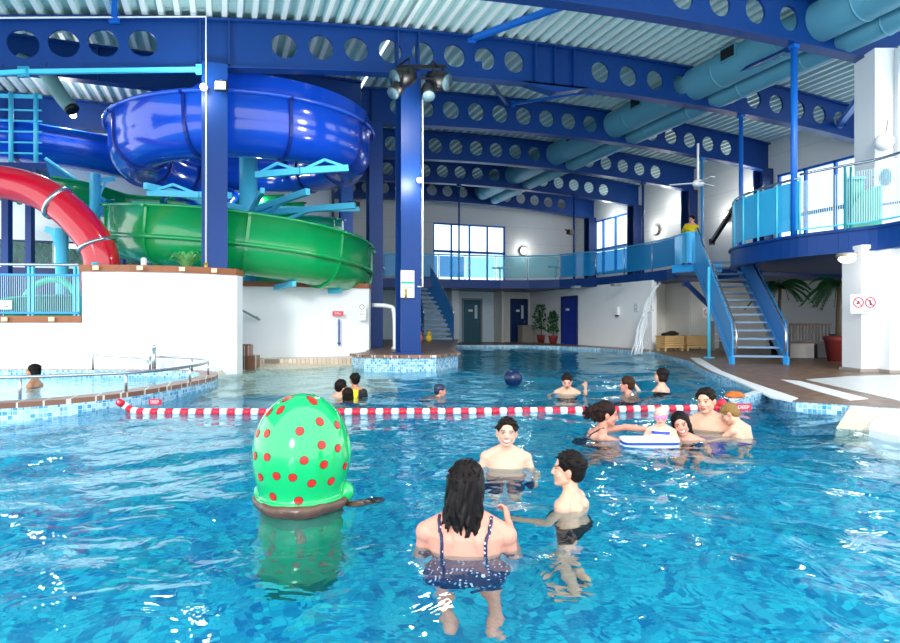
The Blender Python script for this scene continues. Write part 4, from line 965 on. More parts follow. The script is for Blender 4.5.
# white piers on the right
c = GD(884, 14.3, 0); t = thing('white_pier', 'tall white pier rising above the balcony to the corner beam', 'pier', V3(c, 2.98)); MB().box(V3(GD(892, 14.0, 0), 5.05), (1.25, .7, 4.15), -TH).build('shaft', WHITE, t); MB().box(V3(GD(899, 13.55, 0), 5.9), (.12, .12, 2.4), -TH).build('channel_strip', STEEL, t)
sg = G(879, 118, 13.5); t = thing('wall_globe', 'white globe lamp on the tall pier', 'wall lamp', G(884, 142, 13.45)); MB().ball(G(884, 142, 13.4), .19, 20, 14).build('globe', WHP, t); MB().tube([G(884, 142, 13.4), G(888, 120, 13.5)], .012).build('cord', GREY, t)
t = thing('white_pier', 'white pier with the two round prohibition signs, left of the other ground floor pier', 'pier', V3(GD(864, 12.2, 0), .12)); MB().box(V3(GD(867, 12.4, 0), 1.36), (.62, .6, 2.48), -TH).build('shaft', WHITE, t); MB().box(V3(GD(868, 12.3, 0), .15), (.74, .66, .06), -TH).build('plinth', M('grey_plinth', '#9c948c', .5), t)
t = thing('white_pier', 'plain white pier at the right edge on the pale tiles', 'pier', V3(GD(890, 11.8, 0), .12)); MB().box(V3(GD(889, 12.0, 0), 1.36), (.32, .5, 2.48), -TH).build('shaft', WHITE, t); MB().box(V3(GD(889, 11.95, 0), .15), (.36, .54, .06), -TH).build('plinth', MATS['grey_plinth'], t)
t = thing('white_pier', 'cream wall end behind the piers cut by the right edge', 'pier', V3(GD(912, 12.9, 0), .12)); MB().box(V3(GD(914, 12.9, 0), 1.36), (.8, .4, 2.48), -TH).build('shaft', CREAM, t); MB().box(V3(GD(914, 12.85, 0), .15), (.84, .42, .06), -TH).build('plinth', MATS['grey_plinth'], t)
c = GD(864, 12.0, 0); c.z = zpix(c, 304)
sign('prohibition_sign', c, .52, .36, -FW, 'white sign with two red crossed circles on the white pier', lines=[('No diving', .045, -.14, INKK)], marks=[ring_mark(-.115, .03, .095, True, INKR), ring_mark(.115, .03, .095, True, INKR),
  lambda t, c, n, s: MB().ball(Vector(c)-s*.115+n*.01+Vector((0, 0, .05)), (.02, .01, .02)).bar(Vector(c)-s*.15+n*.012+Vector((0, 0, 0)), Vector(c)-s*.09+n*.012+Vector((0, 0, .04)), .01, .03).ball(Vector(c)+s*.11+n*.01+Vector((0, 0, .07)), (.018, .01, .018)).bar(Vector(c)+s*.11+n*.012+Vector((0, 0, .06)), Vector(c)+s*.125+n*.012+Vector((0, 0, -.03)), .012, .035).build('pictogram', INKK, t)])
# bulkhead under balcony
c = G(847, 259, 11.9); t = thing('bulkhead_lamp', 'oval lit bulkhead lamp under the balcony above the white pier', 'wall lamp', c); MB().ball(c, (.15, .15, .08)).build('glass', LAMP, t); MB().lathe(c+Vector((0, 0, .04)), [(.17, 0), (.19, .03), (.17, .07)], 20).build('housing', M('warm_grey_metal', '#8a8378'), t)
# ---- doors and wall things
def door(n, c, w, h, a, mat, lab, win=True, winmat=None):
    d_ = thing('door_%d' % n, lab, None, c); struct(d_); c = Vector(c); R = Matrix.Rotation(a, 3, 'Z')
    lf = MB().box(c+Vector((0, 0, h/2)), (w, .05, h), a).build('leaf', mat, d_)
    m = MB()
    for s in (-1, 1): m.box(c+R @ Vector((s*(w/2+.04), 0, h/2)), (.08, .1, h+.08), a)
    m.box(c+Vector((0, 0, h+.04)), (w+.16, .1, .08), a); m.build('door_frame', GREY if mat == GREENDOOR else NAVYD, d_)
    if win: MB().box(c+R @ Vector((w*.22, -.03, h*.72)), (w*.16, .02, h*.32), a).build('pane', M('frosted_pane', '#cfe0e4', .3), lf)
    MB().box(c+R @ Vector((-w*.1, -.03, h*.75)), (w*.25, .012, .1), a).build('door_plate', WHP, lf)
    MB().tube([c+R @ Vector((w*.38, -.03, h*.48)), c+R @ Vector((w*.38, -.09, h*.48)), c+R @ Vector((w*.25, -.09, h*.48))], .015, 6).build('door_handle', STEEL, lf)
door(1, ON_V(472, 27.28, .12), .88, 2.0, 0, GREENDOOR, 'teal door with narrow pane in the far lower wall')
door(2, ON_V(519, 27.0, .12), .75, 2.0, 0, NAVYD, 'navy door beside the alcove in the far lower wall')
q = ON_U(569.5, 14.08, .12); door(3, q, 1.15, 2.0, -PI/2, DARKB, 'plain deep blue door in the side wall', win=False)
q = ON_V(497, 27.28, 0); q.z = zpix(q, 307); sign('notice', q, .36, .34, nf, 'faint notice on the pale blue wall between the two doors', M('pale_notice', '#d9e8f0', .6), [('DEEP', .1, .06, INKK), ('END', .1, -.07, INKK)])
q = ON_V(497, 27.15, .75); t = thing('fire_extinguisher', 'red fire extinguisher on the pale wall between the doors', 'extinguisher', V3(q, .62)); MB().lathe(V3(q, .62), [(.0, 0), (.09, 0), (.09, .42), (.05, .5), (.03, .54)], 16).build('cylinder', M('dark_red_paint', '#8e1626', .3), t); MB().tube([V3(q, 1.15), V3(q, 1.22), V3(q, 1.2)+Vector((.1, 0, 0))], .02, 6).build('valve', BLACK, t)
sign('notice', V3(q, 1.5)+Vector((0, .12, 0)), .13, .13, nf, 'tiny dark notice above the fire extinguisher', INKK, cat='sign')
# planter box
t = thing('planter_box', 'grey box at the foot of the navy door', 'planter', ON_V(527, 26.3, .12)); MB().box(ON_V(526, 26.3, .5), (.62, .5, .76)).build('box', M('stone_grey', '#8f8a84', .6), t); MB().box(ON_V(526, 26.3, .9), (.68, .56, .05)).build('rim', M('stone_grey', '#8f8a84'), t)
def bushy(px, v, h, label, seed, rr=.42):
    b = ON_V(px, v, .12); random.seed(seed); t = thing('potted_tree', label, 'potted plant', b, 'potted trees in the alcove')
    MB().lathe(b, [(.0, 0), (.14, 0), (.2, .3), (.22, .36), (.19, .36), (.18, .33), (0, .33)], 20, cap=False).build('pot', TERRA, t)
    MB().tube([b+Vector((0, 0, .3)), b+Vector((.02, 0, .7)), b+Vector((0, 0, h*.8))], [.03, .025, .012], 6).build('stem', M('bark', '#5d4a35', .8), t)
    m = MB()
    for i in range(260):
        a = random.random()*6.28; z = random.uniform(.35, 1); r = (rr*math.sin(min(1, (1.12-z)*2.2)*1.5))*random.random()**.5; q = b+Vector((math.cos(a)*r, math.sin(a)*r, z*h)); s = random.uniform(.06, .11)
        n = Vector((random.uniform(-1, 1), random.uniform(-1, 1), random.uniform(-1, 1))).normalized(); k = n.orthogonal().normalized(); l = n.cross(k); m.add([q-k*s*.4, q-l*s, q+k*s*.4, q+l*s], [(0, 1, 2, 3)])
    m.build('foliage', LEAF, t)
bushy(541, 25.6, 1.75, 'taller leafy potted tree in the alcove, the left one', 11)
bushy(553, 23.9, 1.45, 'slimmer leafy potted tree next to the deep blue door', 12, .26)
# things on the side wall
for px, py, s, lab, z in ((617, 311, .16, 'small white dispenser on the side wall', WHP), (617, 314, .1, None, GREY)):
    if lab: q = ON_U(px, 14.03, 0); q.z = zpix(q, py); t = thing('dispenser', lab, 'dispenser', q); MB().box(q, (.1, .2, .3)).build('body', WHP, t); MB().box(q-Vector((0, 0, .17)), (.1, .1, .06)).build('nozzle', BLACK, t)
q = ON_U(636, 14.05, 0); q.z = zpix(q, 307); sign('notice', q, .22, .3, (-1, 0, 0), 'faint round notice on the side wall left of the water jet', M('pale_notice', '#d9e8f0'), marks=[ring_mark(0, 0, .08, False, GREY)])
q = ON_V(706, 17.75, 0); q.z = zpix(q, 313); sign('notice', q, .28, .36, nf, 'small notice with red ring on the wall behind the stairs', WHP, marks=[ring_mark(0, .03, .09, True, INKR)])
for px, lab in ((576, 'small grey box lamp under the walkway above the deep blue door'), (616, 'grey box lamp under the walkway left of the water jet')):
    q = GD(px, 24.2 if px < 600 else 22.6, 2.44); tag(MB().box(q, (.3, .25, .1)).build('ceiling_spot', GREY, at=q), lab, 'lamp')
# pine box benches
def pinebox(px, v, w, n, label):
    b = ON_V(px, v, .12); t = thing('pine_bench', label, 'bench', b, 'pine box benches')
    m = MB()
    for k in range(5): m.box(b+Vector((0, 0, .14+.075*k)), (w, .45, .062))
    m.build('slatted_body', WOODP, t); MB().box(b+Vector((0, 0, .49)), (w+.04, .5, .03)).build('seat', WOODP, t)
    for s in (-1, 1):
        for k in (-1, 1): MB().box(b+Vector((s*(w/2-.05), k*.18, .05)), (.06, .06, .12)).build('leg', WOODP, t)
    return b
b = pinebox(670, 16.9, .78, 0, 'left pale pine box bench with the dark towels'); pinebox(694, 16.9, .95, 0, 'pale pine box bench right of the one with towels')
t = thing('towel_heap', 'black towels heaped on the left pine bench', 'towels', b+Vector((0, 0, .505))); m = MB()
for k in range(5): m.ball(b+Vector((-.2+.1*k, .02*(k % 2), .55+.02*(k % 3))), (.13, .15, .055))
m.build('folded_cloth', BLACK, t); MB().ball(b+Vector((.05, -.05, .63)), (.14, .12, .04)).build('top_cloth', M('charcoal_cloth', '#20242c', .8), t)
t = thing('white_rack', 'grey wire rack beside the cyan stair post', 'rack', ON_V(716, 16.6, .12))
for k in range(4): MB().box(ON_V(717, 16.6, .45+.22*k), (.5, .35, .02)).build('shelf', WHP, t)
for s in (-1, 1): MB().box(ON_V(717, 16.6, .62)+Vector((s*.25, 0, 0)), (.02, .3, 1.0)).build('side', GREY, t)
# wooden bench in the right corner with storage boxes
b = GD(810, 16.6, .12); R = Matrix.Rotation(-TH-.12, 3, 'Z'); a = -TH-.12
def L_(x, y, z): return b+R @ Vector((x, y, z))
BW = M('weathered_bench_wood', '#6b5a50', .6, var=.2)
t = thing('garden_bench', 'dark wooden slatted bench under the balcony', 'bench', b)
MB().box(L_(0, 0, .42), (1.3, .45, .04), a).build('seat', BW, t)
m = MB()
for k in range(13): m.box(L_(-.42+.085*k*.98, .22, .67), (.035, .02, .42), a)
m.box(L_(.1, .22, .9), (1.08, .04, .07), a).build('backrest', BW, t)
for s in (-1, 1):
    MB().box(L_(s*.62, 0, .62), (.06, .5, .05), a).build('armrest', BW, t)
    for k in (-1, 1): MB().box(L_(s*.62, k*.2, .3), (.06, .06, .6), a).build('leg', BW, t)
for x, w_, m_, lab in ((-.3, .64, M('pale_box_plastic', '#b9b4ad', .5), 'pale grey storage box under the left part of the slatted bench'), (.33, .46, M('dark_box_plastic', '#46424a', .5), 'dark storage box under the right part of the slatted bench')):
    c = L_(x, -.02, 0); t = thing('storage_box', lab, 'box', c); MB().box(L_(x, -.02, .19), (w_, .36, .36), a).build('body', m_, t, bevel=.01); MB().box(L_(x, -.02, .38), (w_+.02, .38, .03), a).build('lid', m_, t)
# red pot and palms
def palm(base, h, spread, n, label, seed, potm, pr=.28, ph=.5):
    random.seed(seed); b = Vector(base); t = thing('potted_palm', label, 'potted plant', b, 'indoor palms')
    MB().lathe(b, [(0, 0), (pr*.75, 0), (pr, ph*.8), (pr*1.05, ph*.82), (pr*1.05, ph), (pr*.9, ph), (pr*.88, ph*.9), (0, ph*.9)], 24, cap=False).build('pot', potm, t)
    top = b+Vector((.05, 0, h)); MB().tube([b+Vector((0, 0, ph*.8)), b+Vector((.03, .02, h*.6)), top], [.06, .05, .04], 8).build('trunk', M('bark', '#5d4a35'), t)
    for i in range(n):
        m = MB(); az = random.random()*6.28; d_ = Vector((math.cos(az), math.sin(az), 0)); el = random.uniform(-.1, .9); L = spread*random.uniform(.75, 1.1); sp_ = []
        for k in range(9): s = k/8; sp_.append(top+d_*(L*s*math.cos(el*.6))+Vector((0, 0, L*(s*math.sin(el)-s*s*.75))))
        m.tube(sp_, .008, 5)
        for k in range(1, 9):
            for q_ in (0, .5):
                p_ = sp_[k-1].lerp(sp_[k], q_) if k < 9 else sp_[k]
                for sd_ in (-1, 1):
                    w_ = Vector((-d_.y, d_.x, 0))*sd_; e_ = p_+w_*(.22*spread*(1-.5*k/8))+d_*.10-Vector((0, 0, .10)); m.add([p_-d_*.034, p_+d_*.034, e_], [(0, 1, 2)])
        m.build('frond', LEAF, t)
palm(GD(838, 15.3, .12), 1.95, .8, 26, 'palm in a dark red pot beside the white pier', 21, TERRA, .3, .62)
palm(GD(779, 17.5, .12), 2.0, .85, 24, 'dark palm behind the right side of the steel stairs', 22, BLACK, .25, .5)
# water jet falling from the walkway
random.seed(9); t = thing('water_jet', 'thin white water jet pouring from the walkway into the pool', 'water jet', GZ(640, 351, .0))
JW = glass_mat('falling_water', '#f4fbff', .35, .05)
top = GD(659, 20.6, 2.3); bot = GD(638, 20.0, .02); m = MB()
for k in range(9):
    o = [random.uniform(-1, 1) for _ in range(4)]; pts = []
    for i in range(14):
        s = i/13; p = top.lerp(bot, s**.75); p.z = top.z+(bot.z-top.z)*(s**1.35); w_ = .03+.17*s; pts.append(p+RT*(w_*o[0]+.03*s*math.sin(i*1.7+k*2))+FW*(w_*o[1]*.6))
    m.tube(pts, [.035+.015*math.sin(i*1.3+k) for i in range(14)], 6)
m.build('stream', JW, t)
m = MB()
for k in range(70):
    s = random.uniform(.35, 1); p = top.lerp(bot, s**.75); p.z = top.z+(bot.z-top.z)*(s**1.35)+random.uniform(-.05, .1); m.ball(p+RT*random.gauss(0, .13*s)+FW*random.gauss(0, .1), random.uniform(.015, .035), 6, 4)
m.build('droplets', JW, t)['kind'] = 'stuff'
MB().tube([GD(660, 20.9, 2.4), GD(659, 20.5, 2.32)], .06, 10).build('spout', GREY, t)
# orange/yellow toys by curved stairs
for px, m_, lab in ((420, M('orange_toy', '#e07a20', .5), 'small orange and green toy on the deck left of the curved stairs'), (429, M('yellow_toy', '#e0b820', .5), 'small yellow toy right at the foot of the curved stairs')):
    b = GD(px, 22.6, .3); b.z = .36; t = thing('pool_toy', lab, 'toy', b); MB().ball(b+Vector((0, 0, .14)), (.12, .1, .14)).build('body', m_, t); MB().ball(b+Vector((0, 0, .32)), .08).build('head', m_, t)
# upstairs cafe table and chairs hints behind the glass
for px, d_, lab in ((500, 28.5, 'white cafe table behind the aqua glass near the end doors'), (556, 27.8, 'white cafe table behind the aqua glass left of the rod')):
    b = GD(px, d_, 2.84); t = thing('cafe_table', lab, 'table', b); MB().lathe(b, [(0, 0), (.22, 0), (.22, .03), (.03, .05), (.03, .7), (0, .7)], 16).build('pedestal', STEEL, t); MB().lathe(b+Vector((0, 0, .7)), [(0, 0), (.38, 0), (.38, .03), (0, .03)], 24).build('tabletop', WHP, t)
# ================================================================ people
SKM = attr_mat('skin', .45)
def col3(h): return srgb(h)[:3]
def rotm(yaw=0, pitch=0, roll=0):
    return Matrix.Rotation(math.radians(-yaw), 3, 'Z') @ Matrix.Rotation(math.radians(pitch), 3, 'X') @ Matrix.Rotation(math.radians(roll), 3, 'Y')
def cap(mb, a, ra, b, rb, seg=14):
    a, b = Vector(a), Vector(b); L = (b-a).length
    if L < 1e-5: mb.ball(a, ra); return
    t = (b-a)/L; n = 5; pts = []; rs = []
    for k in range(n+1): x = PI/2*(1-k/n); pts.append(a-t*ra*math.sin(x)); rs.append(max(.0006, ra*math.cos(x)))
    for k in range(n+1): x = PI/2*k/n; pts.append(b+t*rb*math.sin(x)); rs.append(max(.0006, rb*math.cos(x)))
    mb.tube(pts, rs, seg)
def chain(mb, pts, rs, seg=14):
    for i in range(len(pts)-1): cap(mb, pts[i], rs[i], pts[i+1], rs[i+1], seg)
def loft(mb, secs, T, seg=24):
    vs = []; n = len(secs)
    for (z, cy, rx, ry) in secs:
        for k in range(seg):
            a = 2*PI*k/seg; c, s = math.cos(a), math.sin(a); e = .86
            vs.append(T(Vector((math.copysign(abs(c)**e, c)*rx, cy+math.copysign(abs(s)**e, s)*ry, z))))
    fs = [(i*seg+k, i*seg+(k+1) % seg, (i+1)*seg+(k+1) % seg, (i+1)*seg+k) for i in range(n-1) for k in range(seg)]
    fs += [tuple(range(seg-1, -1, -1)), tuple((n-1)*seg+k for k in range(seg))]
    mb.add(vs, fs, 0, True)
def remesh(mb, name, vox, smooth=3):
    me = bpy.data.meshes.new('tmp'); me.from_pydata([tuple(v) for v in mb.v], [], mb.f); me.update()
    o = bpy.data.objects.new('tmp', me); COL.objects.link(o)
    r = o.modifiers.new('r', 'REMESH'); r.mode = 'VOXEL'; r.voxel_size = vox; r.use_smooth_shade = True
    s = o.modifiers.new('s', 'SMOOTH'); s.factor = .5; s.iterations = smooth
    dg = bpy.context.evaluated_depsgraph_get(); m2 = bpy.data.meshes.new_from_object(o.evaluated_get(dg)); m2.name = name
    bpy.data.objects.remove(o); bpy.data.meshes.remove(me)
    m2.polygons.foreach_set('use_smooth', [True]*len(m2.polygons)); return m2
def hand(mb, w, d, nrm, sc, curl=.35, thumb=1, spread=.12):
    """w wrist, d pointing direction of the fingers, nrm palm normal, thumb side sign"""
    d = d.normalized(); nrm = (nrm-d*nrm.dot(d)).normalized(); s = d.cross(nrm)*thumb
    k = w+d*.075*sc
    for q in (-.028, -.01, .010, .027): cap(mb, w+d*.012*sc+s*q*.6*sc, .016*sc, k+s*q*sc, .0135*sc, 8)
    for i, (q, L) in enumerate(((.031, .070), (.0105, .080), (-.0105, .074), (-.031, .058))):
        p = k+s*q*sc; dd = (d+s*q*spread*30*.2).normalized(); pts = [p-d*.01*sc]; a = 0
        for j, f in enumerate((.45, .32, .25)):
            a += curl*(.6+.5*j); v = dd*math.cos(a)+nrm*math.sin(a); pts.append(pts[-1]+v*L*f*sc)
        chain(mb, pts, [.0095*sc, .009*sc, .0082*sc, .007*sc], 8)
    p = w+d*.02*sc+s*.028*sc; pts = [p, p+(d*.6+s*.75+nrm*.25)*.038*sc, p+(d*.6+s*.75+nrm*.25)*.038*sc+(d*.85+s*.35+nrm*.35)*.03*sc, p+(d*.6+s*.75+nrm*.25)*.038*sc+(d*.85+s*.35+nrm*.35)*.052*sc]
    chain(mb, pts, [.015*sc, .012*sc, .0105*sc, .0085*sc], 8)
SKINS = {'fair': '#e2ab90', 'rosy': '#d89580', 'tan': '#b98060', 'pale': '#deae96'}
def person(px, wl, top, facing, H, label, skin='fair', hs=1.0, lean=(0, 0), head=(0, 0, 0), arms=None, hair='short', hcol='#17100d', smile=0, wide=1.0, vox=None,
           wear=None, wcol=None, water=0.0, floor=-1.1, d=None, headtop=None, group=None, fem=False, capc=None, hunch=0, brow=True, eyes='open'):
    """arms: dict side -> (elbow offset, wrist offset, palm normal, curl) in body frame from the shoulder"""
    d = d or (CAMZ-water)*FL/(wl-321.5); B = GD(px, d, 0); htop = headtop if headtop is not None else CAMZ-(top-321.5)*d/FL
    S = H/1.65; a = math.radians(facing); head_s = S*hs
    ray = (FW+RT*((px-450)/FL)).normalized(); side = Vector((ray.y, -ray.x, 0)); f = ray*math.cos(a)+side*math.sin(a)
    rz = math.atan2(-f.x, f.y)
    # upper body frame: pivot at the waist
    Lx = Matrix.Rotation(math.radians(-lean[0]), 3, 'X') @ Matrix.Rotation(math.radians(lean[1]), 3, 'Y')
    HM = Lx @ rotm(*head)
    piv = Vector((0, 0, 1.0))*S
    up = lambda v: piv+Lx @ (Vector(v)*S-piv)
    neck = up((0, -.005, 1.405)); hc = neck+Lx @ (Vector((0, .012, 0))*S)+HM @ (Vector((0, .012, .135))*head_s)
    zt_ = max((hc+HM @ (Vector((x, y, z))*head_s)).z for x, y, z in ((0, -.012, .118), (0, -.06, .1), (0, .05, .09)))
    oz = htop-zt_                               # height of the local origin
    root = thing('person', label, 'person', (B.x, B.y, 0), group); root.rotation_euler[2] = rz; OFF[root.name] = Vector((0, 0, 0))
    fl = floor-oz
    vox = vox or max(.0055, d*.0013)
    m = MB(); O = Vector((0, 0, oz)); T = lambda v: up(v/S)+O
    W = wide
    secs = [(.86, 0, .15, .11), (.93, -.005, .172, .122), (1.0, 0, .150, .108), (1.08, .0, .135, .098), (1.16, .004, .148, .105), (1.24, .008, .165, .112), (1.31, .0, .168, .10), (1.355, -.006, .135, .08), (1.39, -.01, .07, .06)]
    if fem: secs = [(z, cy, rx*(1.0 if z > 1.05 else 1.04), ry) for z, cy, rx, ry in secs]
    loft(m, [(z*S, cy*S, rx*S*W, ry*S*(.5+.5*W)) for z, cy, rx, ry in secs], T)
    if fem:
        for s in (-1, 1): m.ball(up((s*.075, .09, 1.2))+O, (.065*S, .06*S, .065*S))
    sh = {}
    for s in (-1, 1):
        c = up((s*.172*W, -.005, 1.325+hunch))+O; sh[s] = c; m.ball(c, .056*S*(.6+.4*W)*(.9 if fem else 1))
        cap(m, up((s*.03, -.012, 1.41))+O, .042*S, c+Lx @ Vector((-s*.02, 0, .02))*S, .044*S)
        cap(m, up((s*.07, -.06, 1.30))+O, .055*S, up((s*.09, -.055, 1.2))+O, .05*S)
        cap(m, up((s*.06, .05, 1.315))+O, .045*S, up((s*.08, .055, 1.24))+O, .05*S)
    cap(m, up((0, -.012, 1.37))+O, .058*S, hc+HM @ (Vector((0, -.015, -.075))*head_s)+O, .049*head_s)
    arms = arms or {}; A_ = (.5+.5*W)*(.86 if fem else 1)
    wr = {}
    for s in (-1, 1):
        e, w_, pn, cu = arms.get(s, (Vector((s*.07, .02, -.27)), Vector((s*.08, .12, -.48)), Vector((-s, 0, 0)), .3))
        e = sh[s]+Vector(e)*S; w = sh[s]+Vector(w_)*S
        cap(m, sh[s], .048*S*A_, sh[s].lerp(e, .5), .042*S*A_); cap(m, sh[s].lerp(e, .5), .042*S*A_, e, .036*S*A_)
        mid = e.lerp(w, .35); cap(m, e, .036*S, mid, .037*S); cap(m, mid, .037*S, w, .024*S)
        hand(m, w, w-e, Vector(pn), .95*S, cu, thumb=-s if pn[0]*s < 0 else s); wr[s] = w
    # legs down to the pool bottom, knees bent forward when it is shallow
    for s in (-1, 1):
        hip = Vector((s*.085*S, 0, .88*S+oz)); foot = Vector((s*.1*S, .03*S, max(floor+.04, hip.z-.86*S))); D = (hip-foot).length; l = .43*S
        k = hip.lerp(foot, .5)+Vector((0, math.sqrt(max(0, l*l-D*D/4)), 0)) if D < 2*l else hip.lerp(foot, .5)
        cap(m, hip, .082*S, k, .055*S, 10); cap(m, k, .052*S, foot+Vector((0, 0, .03*S)), .034*S, 10); cap(m, foot+Vector((0, -.03*S, -.01)), .035*S, foot+Vector((0, .14*S, -.015)), .026*S, 8)
    # head
    h = lambda x, y, z: hc+O+HM @ (Vector((x, y, z))*head_s)
    hr = lambda r: tuple(q*head_s for q in r)
    m.ball(h(0, -.014, .022), hr((.074, .094, .088)), 24, 16, R=HM)
    m.ball(h(0, .022, -.035), hr((.058, .062, .078)), 20, 14, R=HM)
    m.ball(h(0, .058, -.094), hr((.026, .022, .02)), R=HM)
    cap(m, h(-.055, .0, -.06), .016*head_s, h(-.018, .055, -.093), .016*head_s); cap(m, h(.055, .0, -.06), .016*head_s, h(.018, .055, -.093), .016*head_s)
    for s in (-1, 1):
        m.ball(h(s*.036, .052, -.035), hr((.024, .024, .022)), R=HM)
        cap(m, h(s*.014, .080, .016), .010*head_s, h(s*.042, .068, .016), .010*head_s)
        m.ball(h(s*.031, .068, -.003), hr((.0135, .0125, .0105)), R=HM)
        m.ball(h(s*.011, .088, -.035), hr((.009, .009, .007)), R=HM)
        E_ = HM @ Matrix.Rotation(s*.35, 3, 'Z'); m.ball(h(s*.078, -.012, -.012), hr((.010, .020, .031)), R=E_); m.ball(h(s*.074, -.008, -.034), hr((.010, .012, .012)), R=E_)
    cap(m, h(0, .082, .006), .008*head_s, h(0, .097, -.031), .0108*head_s)
    zl = -.062
    cap(m, h(-.02, .072, zl), .0065*head_s, h(.02, .072, zl), .0065*head_s); cap(m, h(-.012, .079, zl), .007*head_s, h(.012, .079, zl), .007*head_s)
    cap(m, h(-.014, .075, zl-.013), .008*head_s, h(.014, .075, zl-.013), .008*head_s)
    me = remesh(m, 'body', vox, 2); me.materials.append(SKM)
    body = bpy.data.objects.new('body', me); COL.objects.link(body); body.parent = root; OFF[body.name] = Vector((0, 0, 0))
    # albedo: lips, brows, eyes, flush
    base = Vector(col3(SKINS[skin])); HI = HM.inverted(); at = me.color_attributes.new('tone', 'FLOAT_COLOR', 'POINT'); n = len(me.vertices); colr = np.tile(np.array(list(base)+[1.0]), (n, 1))
    P_ = np.empty(n*3); me.vertices.foreach_get('co', P_); P_ = P_.reshape(-1, 3); q = ((P_-np.array(hc+O)) @ np.array(HI).T)/head_s
    x, y, z = q[:, 0], q[:, 1], q[:, 2]; fr_ = (y > .045) & (np.abs(x) < .075) & (z > -.12) & (z < .12)
    def paint(mask, c, k=1.0): colr[mask, :3] = colr[mask, :3]*(1-k)+np.array(col3(c))*k
    px_ = max(1, vox/.006/head_s)
    paint(fr_ & (((np.abs(x)-.036)/.022)**2+((z+.03)/.02)**2 < 1), '#d98a78', .35)
    paint(fr_ & (np.abs(x) < .012) & (z < -.02) & (z > -.045), '#d98a78', .4)
    paint((np.abs(x) > .072) & (np.abs(z+.015) < .03) & (y < .01) & (y > -.04), '#d07a66', .4)
    if smile:
        w_ = .031; paint(fr_ & (((x/w_)**2+((z+.068-.16*np.abs(x))/.014)**2) < 1), '#9a3c3c'); paint(fr_ & (((x/(w_*.85))**2+((z+.065-.16*np.abs(x))/.0075)**2) < 1), '#fbf6ee')
    else:
        paint(fr_ & (np.abs(x) < .022) & (z > -.082) & (z < -.056), '#b5585a', .8); paint(fr_ & (np.abs(x) < .021) & (np.abs(z+.068) < .003*px_), '#8a4040')
    ex = np.abs(x)-.031
    if eyes == 'open': paint(fr_ & ((ex/.0125)**2+((z+.002)/(.0052*px_**.5))**2 < 1), '#d8cfc9'); 
    paint(fr_ & ((ex/.0072)**2+((z+.002)/(.0062*px_**.5))**2 < 1), '#231713')
    paint(fr_ & (np.abs(ex) < .0155) & (np.abs(z-.006-.0) < .0022*px_), '#4a2e26', .8)
    if brow: paint(fr_ & (np.abs(ex-.001) < .019) & (np.abs(z-.021+.10*np.abs(ex)) < .0042*px_**.5), hcol, .85)
    at.data.foreach_set('color', colr.astype('f4').ravel())
    # hair
    hm = MB(); rnd = random.Random(hash(label) % 1000 if 0 else len(label)*7+int(px))
    HB = lambda c, r: hm.ball(h(*c), hr(r), 24, 16, R=HM)
    def tuft(c, dr, L, r): cap(hm, h(*c), r*head_s, h(c[0]+dr[0]*L, c[1]+dr[1]*L, c[2]+dr[2]*L), r*.5*head_s, 8)
    HMAT = M('hair_'+hcol.strip('#'), hcol, .4 if hair == 'wet_long' else .6, var=.25, scale=60, spec=.18)
    if hair in ('short', 'cap', 'bald'):
        HB((0, -.024, .034), (.083, .097, .088)); HB((0, -.055, -.002), (.072, .06, .075))
        if hair == 'short':
            for k in range(90):
                t = rnd.random()*6.28; u_ = rnd.uniform(-.1, 1); rr = math.sqrt(max(0, 1-u_*u_)); c = (.082*rr*math.cos(t), -.024+.096*rr*math.sin(t), .034+.088*u_)
                if c[1] > .05 and c[2] < .075: continue
                tuft(c, (math.cos(t)*.4+rnd.uniform(-.4, .4), .55+rnd.uniform(-.4, .4), -.25+u_*.5), .028, .009)
            for k in range(14): xx = -.055+.11*k/13; tuft((xx, .055-xx*xx*6, .088), (rnd.uniform(-.3, .3), .55, -.5), .022, .009)
    elif hair in ('bun', 'bob', 'long', 'wet_long'):
        HB((0, -.026, .034), (.086, .100, .092)); HB((0, -.06, -.01), (.078, .062, .085))
        if hair == 'bun':
            HB((0, -.15, .0), (.05, .055, .055)); HB((0, -.115, .03), (.06, .05, .05))
            for k in range(60): t = rnd.random()*6.28; u_ = rnd.uniform(-1, 1); rr = math.sqrt(1-u_*u_); tuft((.045*rr*math.cos(t), -.15+.05*rr*math.sin(t), .05*u_), (math.cos(t), math.sin(t)-.4, u_-.3), .03, .009)
            for k in range(9): tuft((rnd.uniform(-.05, .05), -.09, -.06), (rnd.uniform(-.3, .3), -.5, -.8), .05, .007)
        if hair == 'bob':
            for s in (-1, 1): HB((s*.062, -.03, -.03), (.03, .05, .075))
            HB((0, -.07, -.045), (.08, .045, .06))
        if hair in ('long', 'wet_long'):
            Ld = .24 if hair == 'long' else .27
            for s in (-1, 1): HB((s*.066, -.03, -.02), (.026, .052, .09))
            for k in range(46):
                u_ = -1+2*k/45; x0 = .072*math.sin(u_*1.35); y0 = -.03-.088*math.cos(u_*1.35); pts = []; L = Ld*rnd.uniform(.62, 1.05); ph = rnd.random()*6
                for j in range(9):
                    t = j/8; kk_ = min(1, .45+t*2.2); pts.append(h(x0*kk_*(1+.28*t*t)+.016*math.sin(ph+t*8)*t, -.03+(y0+.03)*min(1, .55+t*2)-.008*t+.014*math.cos(ph+t*6)*t, .095-(L+.06)*t))
                rs = [.019*head_s*(1-.74*(j/8)**1.6) for j in range(9)]; hm.tube(pts, rs, 8)
        for k in range(60):
            t = rnd.random()*6.28; u_ = rnd.uniform(.0, 1); rr = math.sqrt(max(0, 1-u_*u_)); c = (.084*rr*math.cos(t), -.026+.098*rr*math.sin(t), .034+.09*u_)
            if c[1] > .04 and c[2] < .08: continue
            tuft(c, (math.cos(t)*.3, -.8, -.3), .035, .006)
